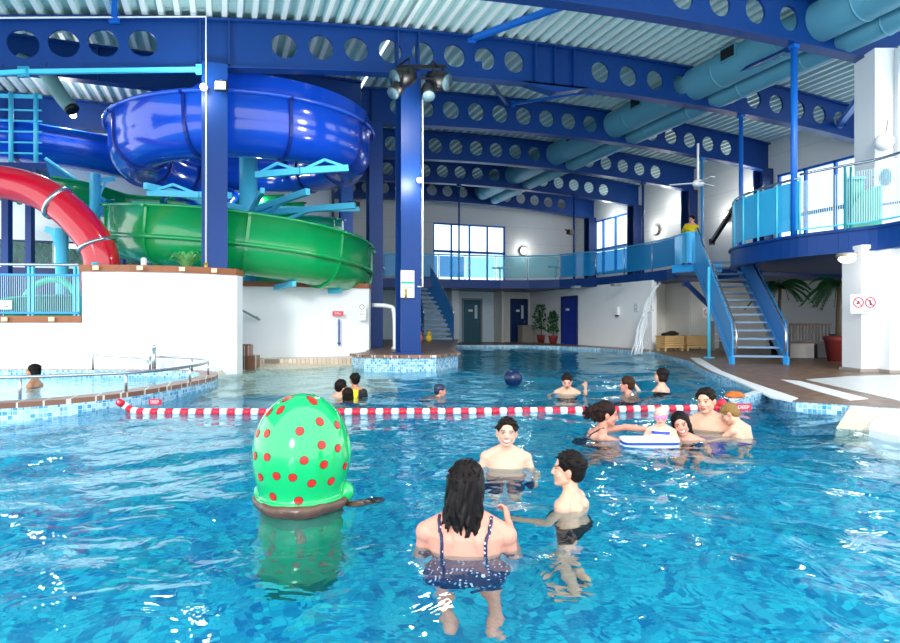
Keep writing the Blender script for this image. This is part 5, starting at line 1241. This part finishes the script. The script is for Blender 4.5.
    hme = remesh(hm, 'hair', max(.005, vox*.8), 1); hme.materials.append(HMAT if not capc else M('swim_cap_'+capc.strip('#'), capc, .4))
    ho = bpy.data.objects.new('hair' if not capc else 'swim_cap', hme); COL.objects.link(ho); ho.parent = root
    info = dict(root=root, body=body, h=h, up=lambda v: up(v)+O, S=S, Lx=Lx, HM=HM, hs=head_s, O=O, wr=wr, sh=sh, d=d)
    # clothing as a shell lifted off the body
    if wear: cloth(info, wear, wcol)
    return info
def cloth(info, pred, mat, name='swimsuit', off=.004):
    me = info['body'].data; up, S, O, Lx = info['up'], info['S'], info['O'], info['Lx']; LI = Lx.inverted(); piv = Vector((0, 0, 1.0))*S+O
    me.update(); vid = {}; vs = []; fs = []
    loc = [((LI @ (v.co-piv))+Vector((0, 0, 1.0))*S)/S for v in me.vertices]
    ok = [pred(p) for p in loc]
    for p in me.polygons:
        if all(ok[i] for i in p.vertices):
            f = []
            for i in p.vertices:
                if i not in vid: vid[i] = len(vs); v = me.vertices[i]; vs.append(v.co+v.normal*off)
                f.append(vid[i])
            fs.append(tuple(f))
    if not fs: return None
    m = MB(); m.add(vs, fs, 0, True); o = m.build(name, mat, info['root']); md = o.modifiers.new('s', 'SOLIDIFY'); md.thickness = .003; md.offset = 1
    return o
def tube_on_body(info, pts, r, name, mat, flat=1):
    bm_ = BVHTree.FromPolygons([v.co for v in info['body'].data.vertices], [tuple(p.vertices) for p in info['body'].data.polygons])
    out = []
    for p in pts:
        q = bm_.find_nearest(Vector(p)); out.append(q[0]+q[1]*r*.3)
    return MB().tube(out, r, 8).build(name, mat, info['root'])
def dots_mat(name, base, dot, scale=26, thr=.22):
    m, nt, b = nodes(name); N = nt.nodes; L = nt.links; g = N.new('ShaderNodeTexCoord')
    v = N.new('ShaderNodeTexVoronoi'); v.inputs['Scale'].default_value = scale; v.inputs['Randomness'].default_value = .25; L.new(g.outputs['Object'], v.inputs['Vector'])
    lt = N.new('ShaderNodeMath'); lt.operation = 'LESS_THAN'; lt.inputs[1].default_value = thr; L.new(v.outputs['Distance'], lt.inputs[0])
    mx = N.new('ShaderNodeMix'); mx.data_type = 'RGBA'; mx.inputs['A'].default_value = srgb(base); mx.inputs['B'].default_value = srgb(dot)
    L.new(lt.outputs[0], mx.inputs['Factor']); L.new(mx.outputs['Result'], b.inputs['Base Color']); b.inputs['Roughness'].default_value = .45; return m
V_ = Vector
trunks = lambda p: p.z < .98 and p.z > .62 and abs(p.x) < .26
TR1, TR2, TR3 = M('navy_trunks', '#15244d', .7), M('black_trunks', '#14161c', .7), M('blue_trunks', '#1e4aa8', .7)
# 1 woman in the foreground, back to the viewer
SUIT = dots_mat('navy_dotted_suit', '#16204f', '#cfd6ea', 42, .26)
w1_ = person(466, 549, 461, 6, 1.66, 'woman in navy dotted swimsuit with long wet dark hair, back to the viewer', skin='rosy', wide=1.12, hunch=-.015, fem=True, hair='wet_long', hcol='#0f0606',
    head=(10, -6, 0), arms={-1: (V_((-.045, .05, -.25)), V_((.04, .28, -.22)), (0, 0, -1), .4), 1: (V_((.045, .06, -.24)), V_((.0, .27, -.03)), (-1, .3, 0), .55)}, hs=1.0, floor=-.85)
cloth(w1_, lambda p: .80 < p.z < 1.165+.02*abs(p.x)*4 and abs(p.x) < .235 and (p.z < 1.12 or p.y < .3) and not (p.z < 1.12 and abs(p.x) > .22), SUIT)
for s in (-1, 1):
    up = w1_['up']; pts = []
    for k in range(13):
        t = k/12; pts.append(up((s*(.125+.012*t), -.16+.14*max(0, t-.55)*1.6, 1.165+.26*t)))
    for k in range(1, 9): t = k/8; pts.append(up((s*(.135-.03*t), .0+.16*t, 1.40-.22*t)))
    tube_on_body(w1_, pts, .0085, 'shoulder_strap', SUIT)
# 2 smiling boy
b2 = person(506, 465, 418, 182, 1.42, 'smiling boy with short dark hair facing the viewer, shoulders out of the water', skin='pale', smile=1, floor=-.95, head=(-4, 4, -3), hs=1.08, wide=1.02, hcol='#1c120e', wear=trunks, wcol=TR1, arms={-1: (V_((-.10, .04, -.26)), V_((-.08, .24, -.36)), (0, 0, -1), .3), 1: (V_((.10, .04, -.26)), V_((.08, .24, -.36)), (0, 0, -1), .3)})
# 3 boy in profile
b3 = person(573, 508, 452, -72, 1.38, 'boy with short dark hair seen in profile, looking left beside the woman in front', skin='fair', head=(-14, 8, 0), lean=(4, 0), hs=1.10, hcol='#120c0a', wear=trunks, wcol=TR2, wide=.96, arms={-1: (V_((-.03, .10, -.27)), V_((.02, .32, -.34)), (0, 0, -1), .3), 1: (V_((.03, -.03, -.28)), V_((.02, .16, -.44)), (0, 0, -1), .3)})
# 4 woman with bun reaching out
DS = M('black_swimsuit', '#17151b', .5)
w4 = person(588, 434, 401, 84, 1.62, 'woman with dark curly bun stretching her arms towards the child on the float', skin='rosy', fem=True, hair='bun', hcol='#241310', lean=(22, 0), head=(0, 14, 0), hs=1.05,
    arms={-1: (V_((.0, .27, .05)), V_((.05, .50, .04)), (0, 0, -1), .3), 1: (V_((-.02, .24, -.07)), V_((-.02, .44, -.06)), (0, 0, -1), .3)}, wear=lambda p: .82 < p.z < 1.22 and abs(p.x) < .20, wcol=DS)
for s in (-1, 1): tube_on_body(w4, [w4['up']((s*.1, .14-.30*k/10, 1.20+.18*math.sin(k/10*PI))) for k in range(11)], .008, 'shoulder_strap', DS)
# 5 child with goggles on the float
STR = stripes_mat('blue_white_striped_suit', '#2a3fb4', '#eef1fa', 16, 'Z', .5, .45)
c5 = person(661, 441, 407, 184, 1.02, 'small child with pink goggles and striped blue white suit at the white float', skin='pale', hs=1.12, head=(0, -6, 0), wear=lambda p: .8 < p.z < 1.345 and (p.z < 1.27 or abs(p.x) < .13) and abs(p.x) < .21, wcol=STR, hair='cap', hcol='#f3d8c8', capc='#dcb9a4', brow=False,
    arms={-1: (V_((-.10, .04, -.22)), V_((-.10, .22, -.30)), (0, 0, -1), .4), 1: (V_((.10, .04, -.22)), V_((.11, .20, -.30)), (0, 0, -1), .4)}, d=5.75, floor=-.9)
for s in (-1, 1): tube_on_body(c5, [c5['up']((s*.075, .12-.26*k/10, 1.25+.12*math.sin(k/10*PI))) for k in range(11)], .008, 'shoulder_strap', STR)
PK = M('pink_goggle_plastic', '#f07aa8', .25); h5 = c5['h']; m = MB()
for s in (-1, 1): m.ball(h5(s*.033, .078, .0), (.030, .016, .023), R=c5['HM'])
m.tube([h5(-.03, .088, .0), h5(.03, .088, .0)], .008, 8)
m.tube([h5(.084*math.cos(a), -.012+.098*math.sin(a), .008) for a in [k*PI/14 for k in range(28)]], .007, 6, closed=True); m.build('goggles', PK, c5['root'])
# float board
q = GD(649, 5.58, 0); t = thing('kickboard', 'white and blue foam float board under the hands of the child with goggles', 'float board', (q.x, q.y, .01))
def rr_(w_, l_, r_, z_): 
    o = []
    for cx, cy, a0 in ((w_-r_, l_-r_, 0), (-w_+r_, l_-r_, 90), (-w_+r_, -l_+r_, 180), (w_-r_, -l_+r_, 270)):
        for k in range(6): a = math.radians(a0+90*k/5); o.append(q+RT*(cx+r_*math.cos(a))+FW*(cy+r_*math.sin(a)))
    return [(p.x, p.y) for p in o]
MB().prism(rr_(.25, .11, .06, 0), .03, .052).build('top_layer', WHP, t); MB().prism(rr_(.248, .108, .06, 0), .004, .03).build('blue_layer', TR3, t); MB().prism(rr_(.25, .11, .06, 0), -.022, .004).build('bottom_layer', WHP, t)
# 6 dark haired smiling girl
w6 = person(686, 440, 411.5, 176, 1.38, 'dark haired smiling girl in a black suit leaning sideways in front of the man', skin='rosy', fem=False, hair='long', hcol='#0e0a0b', smile=1, lean=(6, 3), head=(4, 0, 12), hs=1.1, wear=lambda p: .82 < p.z < 1.24 and abs(p.x) < .2, wcol=DS, d=5.8)
# 7 man
m7 = person(712, 440, 388, 190, 1.78, 'man with short dark hair holding the children at the right end of the rope', skin='fair', hair='short', hcol='#1a110e', head=(12, 6, 2), lean=(6, 4), wide=1.05, wear=trunks, wcol=TR3, d=6.3,
    arms={-1: (V_((-.05, .22, -.16)), V_((.06, .44, -.20)), (0, 0, -1), .4), 1: (V_((.10, .16, -.22)), V_((.05, .42, -.31)), (0, 0, -1), .5)})
# 8 blond child
c8 = person(745, 436, 405.5, -60, 1.2, 'blond child looking down, held in front of the man at the right', skin='fair', hair='short', hcol='#8a6a3c', head=(-18, -22, 0), lean=(14, 0), hs=1.16, wear=trunks, wcol=TR3, d=5.95,
    arms={1: (V_((.06, .0, -.22)), V_((.04, .2, -.30)), (0, 0, -1), .3), -1: (V_((-.06, .16, -.16)), V_((-.02, .3, -.22)), (0, 0, -1), .3)})
# 9 boy looking down, hand up
b9 = person(567, 394.5, 373.5, 180, 1.42, 'dark haired boy looking down with one hand raised, left in the far group of three', skin='fair', hair='short', hcol='#1b0e0e', head=(0, -24, 0), hs=1.1, wear=trunks, wcol=TR2,
    arms={-1: (V_((-.14, .1, -.08)), V_((-.14, .2, .13)), (0, 1, 0), .3), 1: (V_((.15, .03, -.14)), V_((.12, .22, -.22)), (0, 0, -1), .4)})
# 10 man's head
m10 = person(633, 396, 376.5, -78, 1.74, 'sunburnt man with brown hair in profile, mostly submerged, middle of the far group of three', skin='rosy', hair='short', hcol='#3a2418', head=(0, 10, 0), lean=(10, 0), wear=trunks, wcol=TR1, arms={-1: (V_((-.1, .24, -.08)), V_((-.1, .46, -.12)), (0, 0, -1), .2), 1: (V_((.1, .1, -.22)), V_((.05, .3, -.3)), (0, 0, -1), .3)})
# 11 woman right
w11 = person(661, 393.5, 368, -74, 1.62, 'pale woman with tied back dark hair in profile, right in the far group of three', skin='pale', fem=True, hair='bob', hcol='#1a1110', head=(-6, 4, 0), hs=.98, wear=lambda p: .82 < p.z < 1.14 and abs(p.x) < .2, wcol=DS,
    arms={-1: (V_((-.02, .22, -.14)), V_((.0, .36, .06)), (0, -1, 0), .3), 1: (V_((.03, .1, -.25)), V_((.0, .34, -.22)), (0, 0, -1), .3)})
# 12 whirlpool bather
p12 = person(34, 388, 364, -70, 1.6, 'dark haired bather sitting in the raised whirlpool at the left edge', skin='tan', fem=True, hair='bob', hcol='#0c0808', head=(-10, 0, 0), water=.075, floor=-.9, d=9.9, wear=lambda p: .82 < p.z < 1.2 and abs(p.x) < .2, wcol=DS)
# 13-15 trio left
p13 = person(335, 395, 379.5, 62, 1.35, 'child with wet dark hair bobbing left of the boy in the yellow vest', skin='fair', hair='short', hcol='#1a1010', head=(-10, 10, 8), lean=(8, 8), hs=1.15, wear=trunks, wcol=TR2)
YV = M('yellow_vest_fabric', '#f6e312', .6)
p14 = person(355, 395.5, 373, 8, 1.3, 'boy in a yellow and black float vest, back turned, behind two other heads', skin='tan', hair='short', hcol='#120c0a', hs=1.12, head=(-20, 0, 0), d=9.3, wear=lambda p: 1.08 < p.z < 1.385 and p.x < .07 and abs(p.x) < .235, wcol=YV)
cloth(p14, lambda p: 1.08 < p.z < 1.385 and .07 <= p.x < .235, TR2, 'vest_sleeve', .005)
p15 = person(348.5, 400.5, 387.5, 20, 1.3, 'back of a dark wet head low in the water in front of the yellow vest', skin='tan', hair='bob', hcol='#170e0c', hs=1.12, head=(0, 6, 0), wear=trunks, wcol=TR3)
# 16 swimmer
p16 = person(424, 396, 384, 80, 1.3, 'lone swimmer with dark cap, face at the water, left of the navy ball', skin='rosy', hair='cap', hcol='#1b2440', capc='#1d2748', head=(0, 40, 0), lean=(45, 0), hs=1.12, wear=trunks, wcol=TR1)
# 17 person in yellow leaning on the lookout panel
p17 = person(690, 300, 219, 200, 1.68, 'person in a yellow shirt leaning on the lookout panel at the top of the stairs', skin='fair', hair='short', hcol='#1a1210', lean=(10, -12), head=(20, -4, 0), d=20.1, headtop=CAMZ+(321.5-216.5)*20.1/FL, floor=2.86, vox=.012,
    wear=lambda p: .84 < p.z < 1.375 and abs(p.x) < .30, wcol=YEL, arms={-1: (V_((-.03, .2, -.2)), V_((.1, .36, -.12)), (0, 0, -1), .6), 1: (V_((.03, .2, -.2)), V_((-.08, .38, -.12)), (0, 0, -1), .6)})
cloth(p17, lambda p: .0 < p.z < .88 and p.z > .45 and abs(p.x) < .26, TR1, 'shorts', .012)
# ================================================================ water
def water_material(name='pool_water_surface', bs=.24):
    m, nt, b = nodes(name); N = nt.nodes; L = nt.links
    geo = N.new('ShaderNodeNewGeometry')
    mp = N.new('ShaderNodeMapping'); mp.inputs['Scale'].default_value = (1, 1.0, 1); L.new(geo.outputs['Position'], mp.inputs[0])
    nz = N.new('ShaderNodeTexNoise'); nz.inputs['Scale'].default_value = 4.5; nz.inputs['Detail'].default_value = 2.5; nz.inputs['Distortion'].default_value = .6
    L.new(mp.outputs[0], nz.inputs['Vector'])
    bp = N.new('ShaderNodeBump'); bp.inputs['Strength'].default_value = bs; bp.inputs['Distance'].default_value = .06
    L.new(nz.outputs['Fac'], bp.inputs['Height'])
    gl = N.new('ShaderNodeBsdfGlass'); gl.inputs['IOR'].default_value = 1.33; gl.inputs['Roughness'].default_value = .0
    gl.inputs['Color'].default_value = (.80, .97, 1, 1)
    L.new(bp.outputs['Normal'], gl.inputs['Normal'])
    L.new(gl.outputs[0], N['Material Output'].inputs[0]); return m
WATER = water_material()
rng = np.random.default_rng(3)
U0, U1, V0, V1 = -11.8, 17.5, -.8, 27.2
nu, nv = 460, 450
us = np.linspace(U0, U1, nu); vs_ = V0+(V1-V0)*(np.linspace(0, 1, nv)**1.35)
UU, VV = np.meshgrid(us, vs_); Z = np.zeros_like(UU)
amp = .6+.4*np.sin(UU*.55+1)*np.sin(VV*.4+2)+.15*np.sin(UU*1.3-VV*.9)
for k in range(26):
    lam = .35*(1.085**k)*(.9+.2*rng.random()); th = rng.random()*2*PI; kk = 2*PI/lam
    if abs(math.sin(th)) < .35: th += .8
    ph = kk*(np.cos(th)*UU+np.sin(th)*VV)+rng.random()*6.28+.8*np.sin(UU*.9+k)+.6*np.sin(VV*.7+2*k)
    Z += amp*lam*.0052*np.sin(ph)
Z = np.where(Z > 0, Z*1.25, Z*.9)
outl = [P(218, 384, 0), P(215, 372, 0), P(236, 366, 0), (GD(240, 15.0, 0).x, GD(240, 15.0, 0).y), (GD(352, 15.8, 0).x, GD(352, 15.8, 0).y), (4.2, 17), (4.2, 27), (14, 27)]+deckR[:11]+[(13, 3), (13, -1.5), (-10, -1.5)]+[(p.x, p.y) for p in ro[:22]]
def inside(x, y, poly):
    r = np.zeros(x.shape, bool); n = len(poly)
    for i in range(n):
        (x0, y0), (x1, y1) = poly[i], poly[(i+1) % n]
        c = ((y0 > y) != (y1 > y)) & (x < (x1-x0)*(y-y0)/((y1-y0) or 1e-9)+x0); r ^= c
    return r
co = np.stack([UU, VV, Z], -1).reshape(-1, 3)
idx = np.arange(nu*nv).reshape(nv, nu)
fa = np.stack([idx[:-1, :-1], idx[:-1, 1:], idx[1:, 1:], idx[1:, :-1]], -1).reshape(-1, 4)
ins = inside(UU, VV, outl)
for s_ in (1, 2): # keep one ring of faces beyond the outline
    g = ins.copy(); g[1:] |= ins[:-1]; g[:-1] |= ins[1:]; g[:, 1:] |= ins[:, :-1]; g[:, :-1] |= ins[:, 1:]; ins = g
fa = fa[ins.ravel()[fa].all(1)]
me = bpy.data.meshes.new('pool_water'); me.vertices.add(len(co)); me.vertices.foreach_set('co', co.astype('f4').ravel())
me.loops.add(fa.size); me.loops.foreach_set('vertex_index', fa.astype('i4').ravel())
me.polygons.add(len(fa)); me.polygons.foreach_set('loop_start', np.arange(0, fa.size, 4, dtype='i4')); me.polygons.foreach_set('loop_total', np.full(len(fa), 4, dtype='i4'))
me.polygons.foreach_set('use_smooth', np.ones(len(fa), dtype=bool)); me.update(); me.validate(); me.materials.append(WATER)
wo = bpy.data.objects.new('pool_water', me); COL.objects.link(wo); tag(wo, 'rippling clear blue water filling the main swimming pool', 'water', kind='stuff')
m = MB(); cin = [Vector((p.x, p.y, .075)) for p in ri]
m.add(cin, [tuple(range(len(cin)))]); w2o = m.build('whirlpool_water', water_material('whirlpool_water_surface', .25)); tag(w2o, 'calm clear water inside the raised whirlpool at left', 'water', kind='stuff')
# ================================================================ world, lights, camera
w = bpy.data.worlds.new('World'); SC.world = w; w.use_nodes = True
bg = w.node_tree.nodes['Background']; bg.inputs[0].default_value = (.93, .97, 1, 1); bg.inputs[1].default_value = 2.1
sl = bpy.data.lights.new('Sun', 'SUN'); sl.energy = 1.2; sl.angle = math.radians(9); sl.color = (1, .97, .92)
so = bpy.data.objects.new('Sun', sl); COL.objects.link(so); sdir = (FW*1.0+RT*.18+Vector((0, 0, -.33))); so.rotation_euler = sdir.to_track_quat('-Z', 'Y').to_euler(); so.location = (0, -10, 8)
def lamp(p, e, r=.15, col=(1, .96, .9)):
    l = bpy.data.lights.new('Lamp', 'POINT'); l.energy = e; l.shadow_soft_size = r; l.color = col
    o = bpy.data.objects.new('Lamp', l); COL.objects.link(o); o.location = p
for n_, e in (('spot_lamp', 45), ('bulkhead_lamp', 22)):
    for o in [o for o in bpy.data.objects if o.type == 'EMPTY' and o.name.startswith(n_)]:
        p = Vector(o.location); q = p-FW*.35
        if p.x > 18: q = p-Vector((.4, 0, 0))
        if p.y > 30: q = p-Vector((0, .4, 0))
        lamp(q, (e*(2.5 if p.x < 1 and p.y > 15 else 1)) if p.z > 3 else 8)
lamp(c2.location+Vector((0, -1.6, 5.4)), 90, .3)
cam = bpy.data.cameras.new('Camera'); co_ = bpy.data.objects.new('Camera', cam); COL.objects.link(co_)
cam.sensor_width = 36; cam.lens = 36*FL/900; cam.clip_end = 200
co_.location = (0, 0, CAMZ); co_.rotation_euler = (PI/2, 0, -TH); SC.camera = co_
vs = SC.view_settings; vs.view_transform = 'Standard'; vs.look = 'None'; vs.exposure = EXPO; vs.gamma = 1
SC.cycles.use_denoising = True; SC.cycles.max_bounces = 10; SC.cycles.transmission_bounces = 8; SC.cycles.transparent_max_bounces = 16
SC.cycles.sample_clamp_indirect = 6
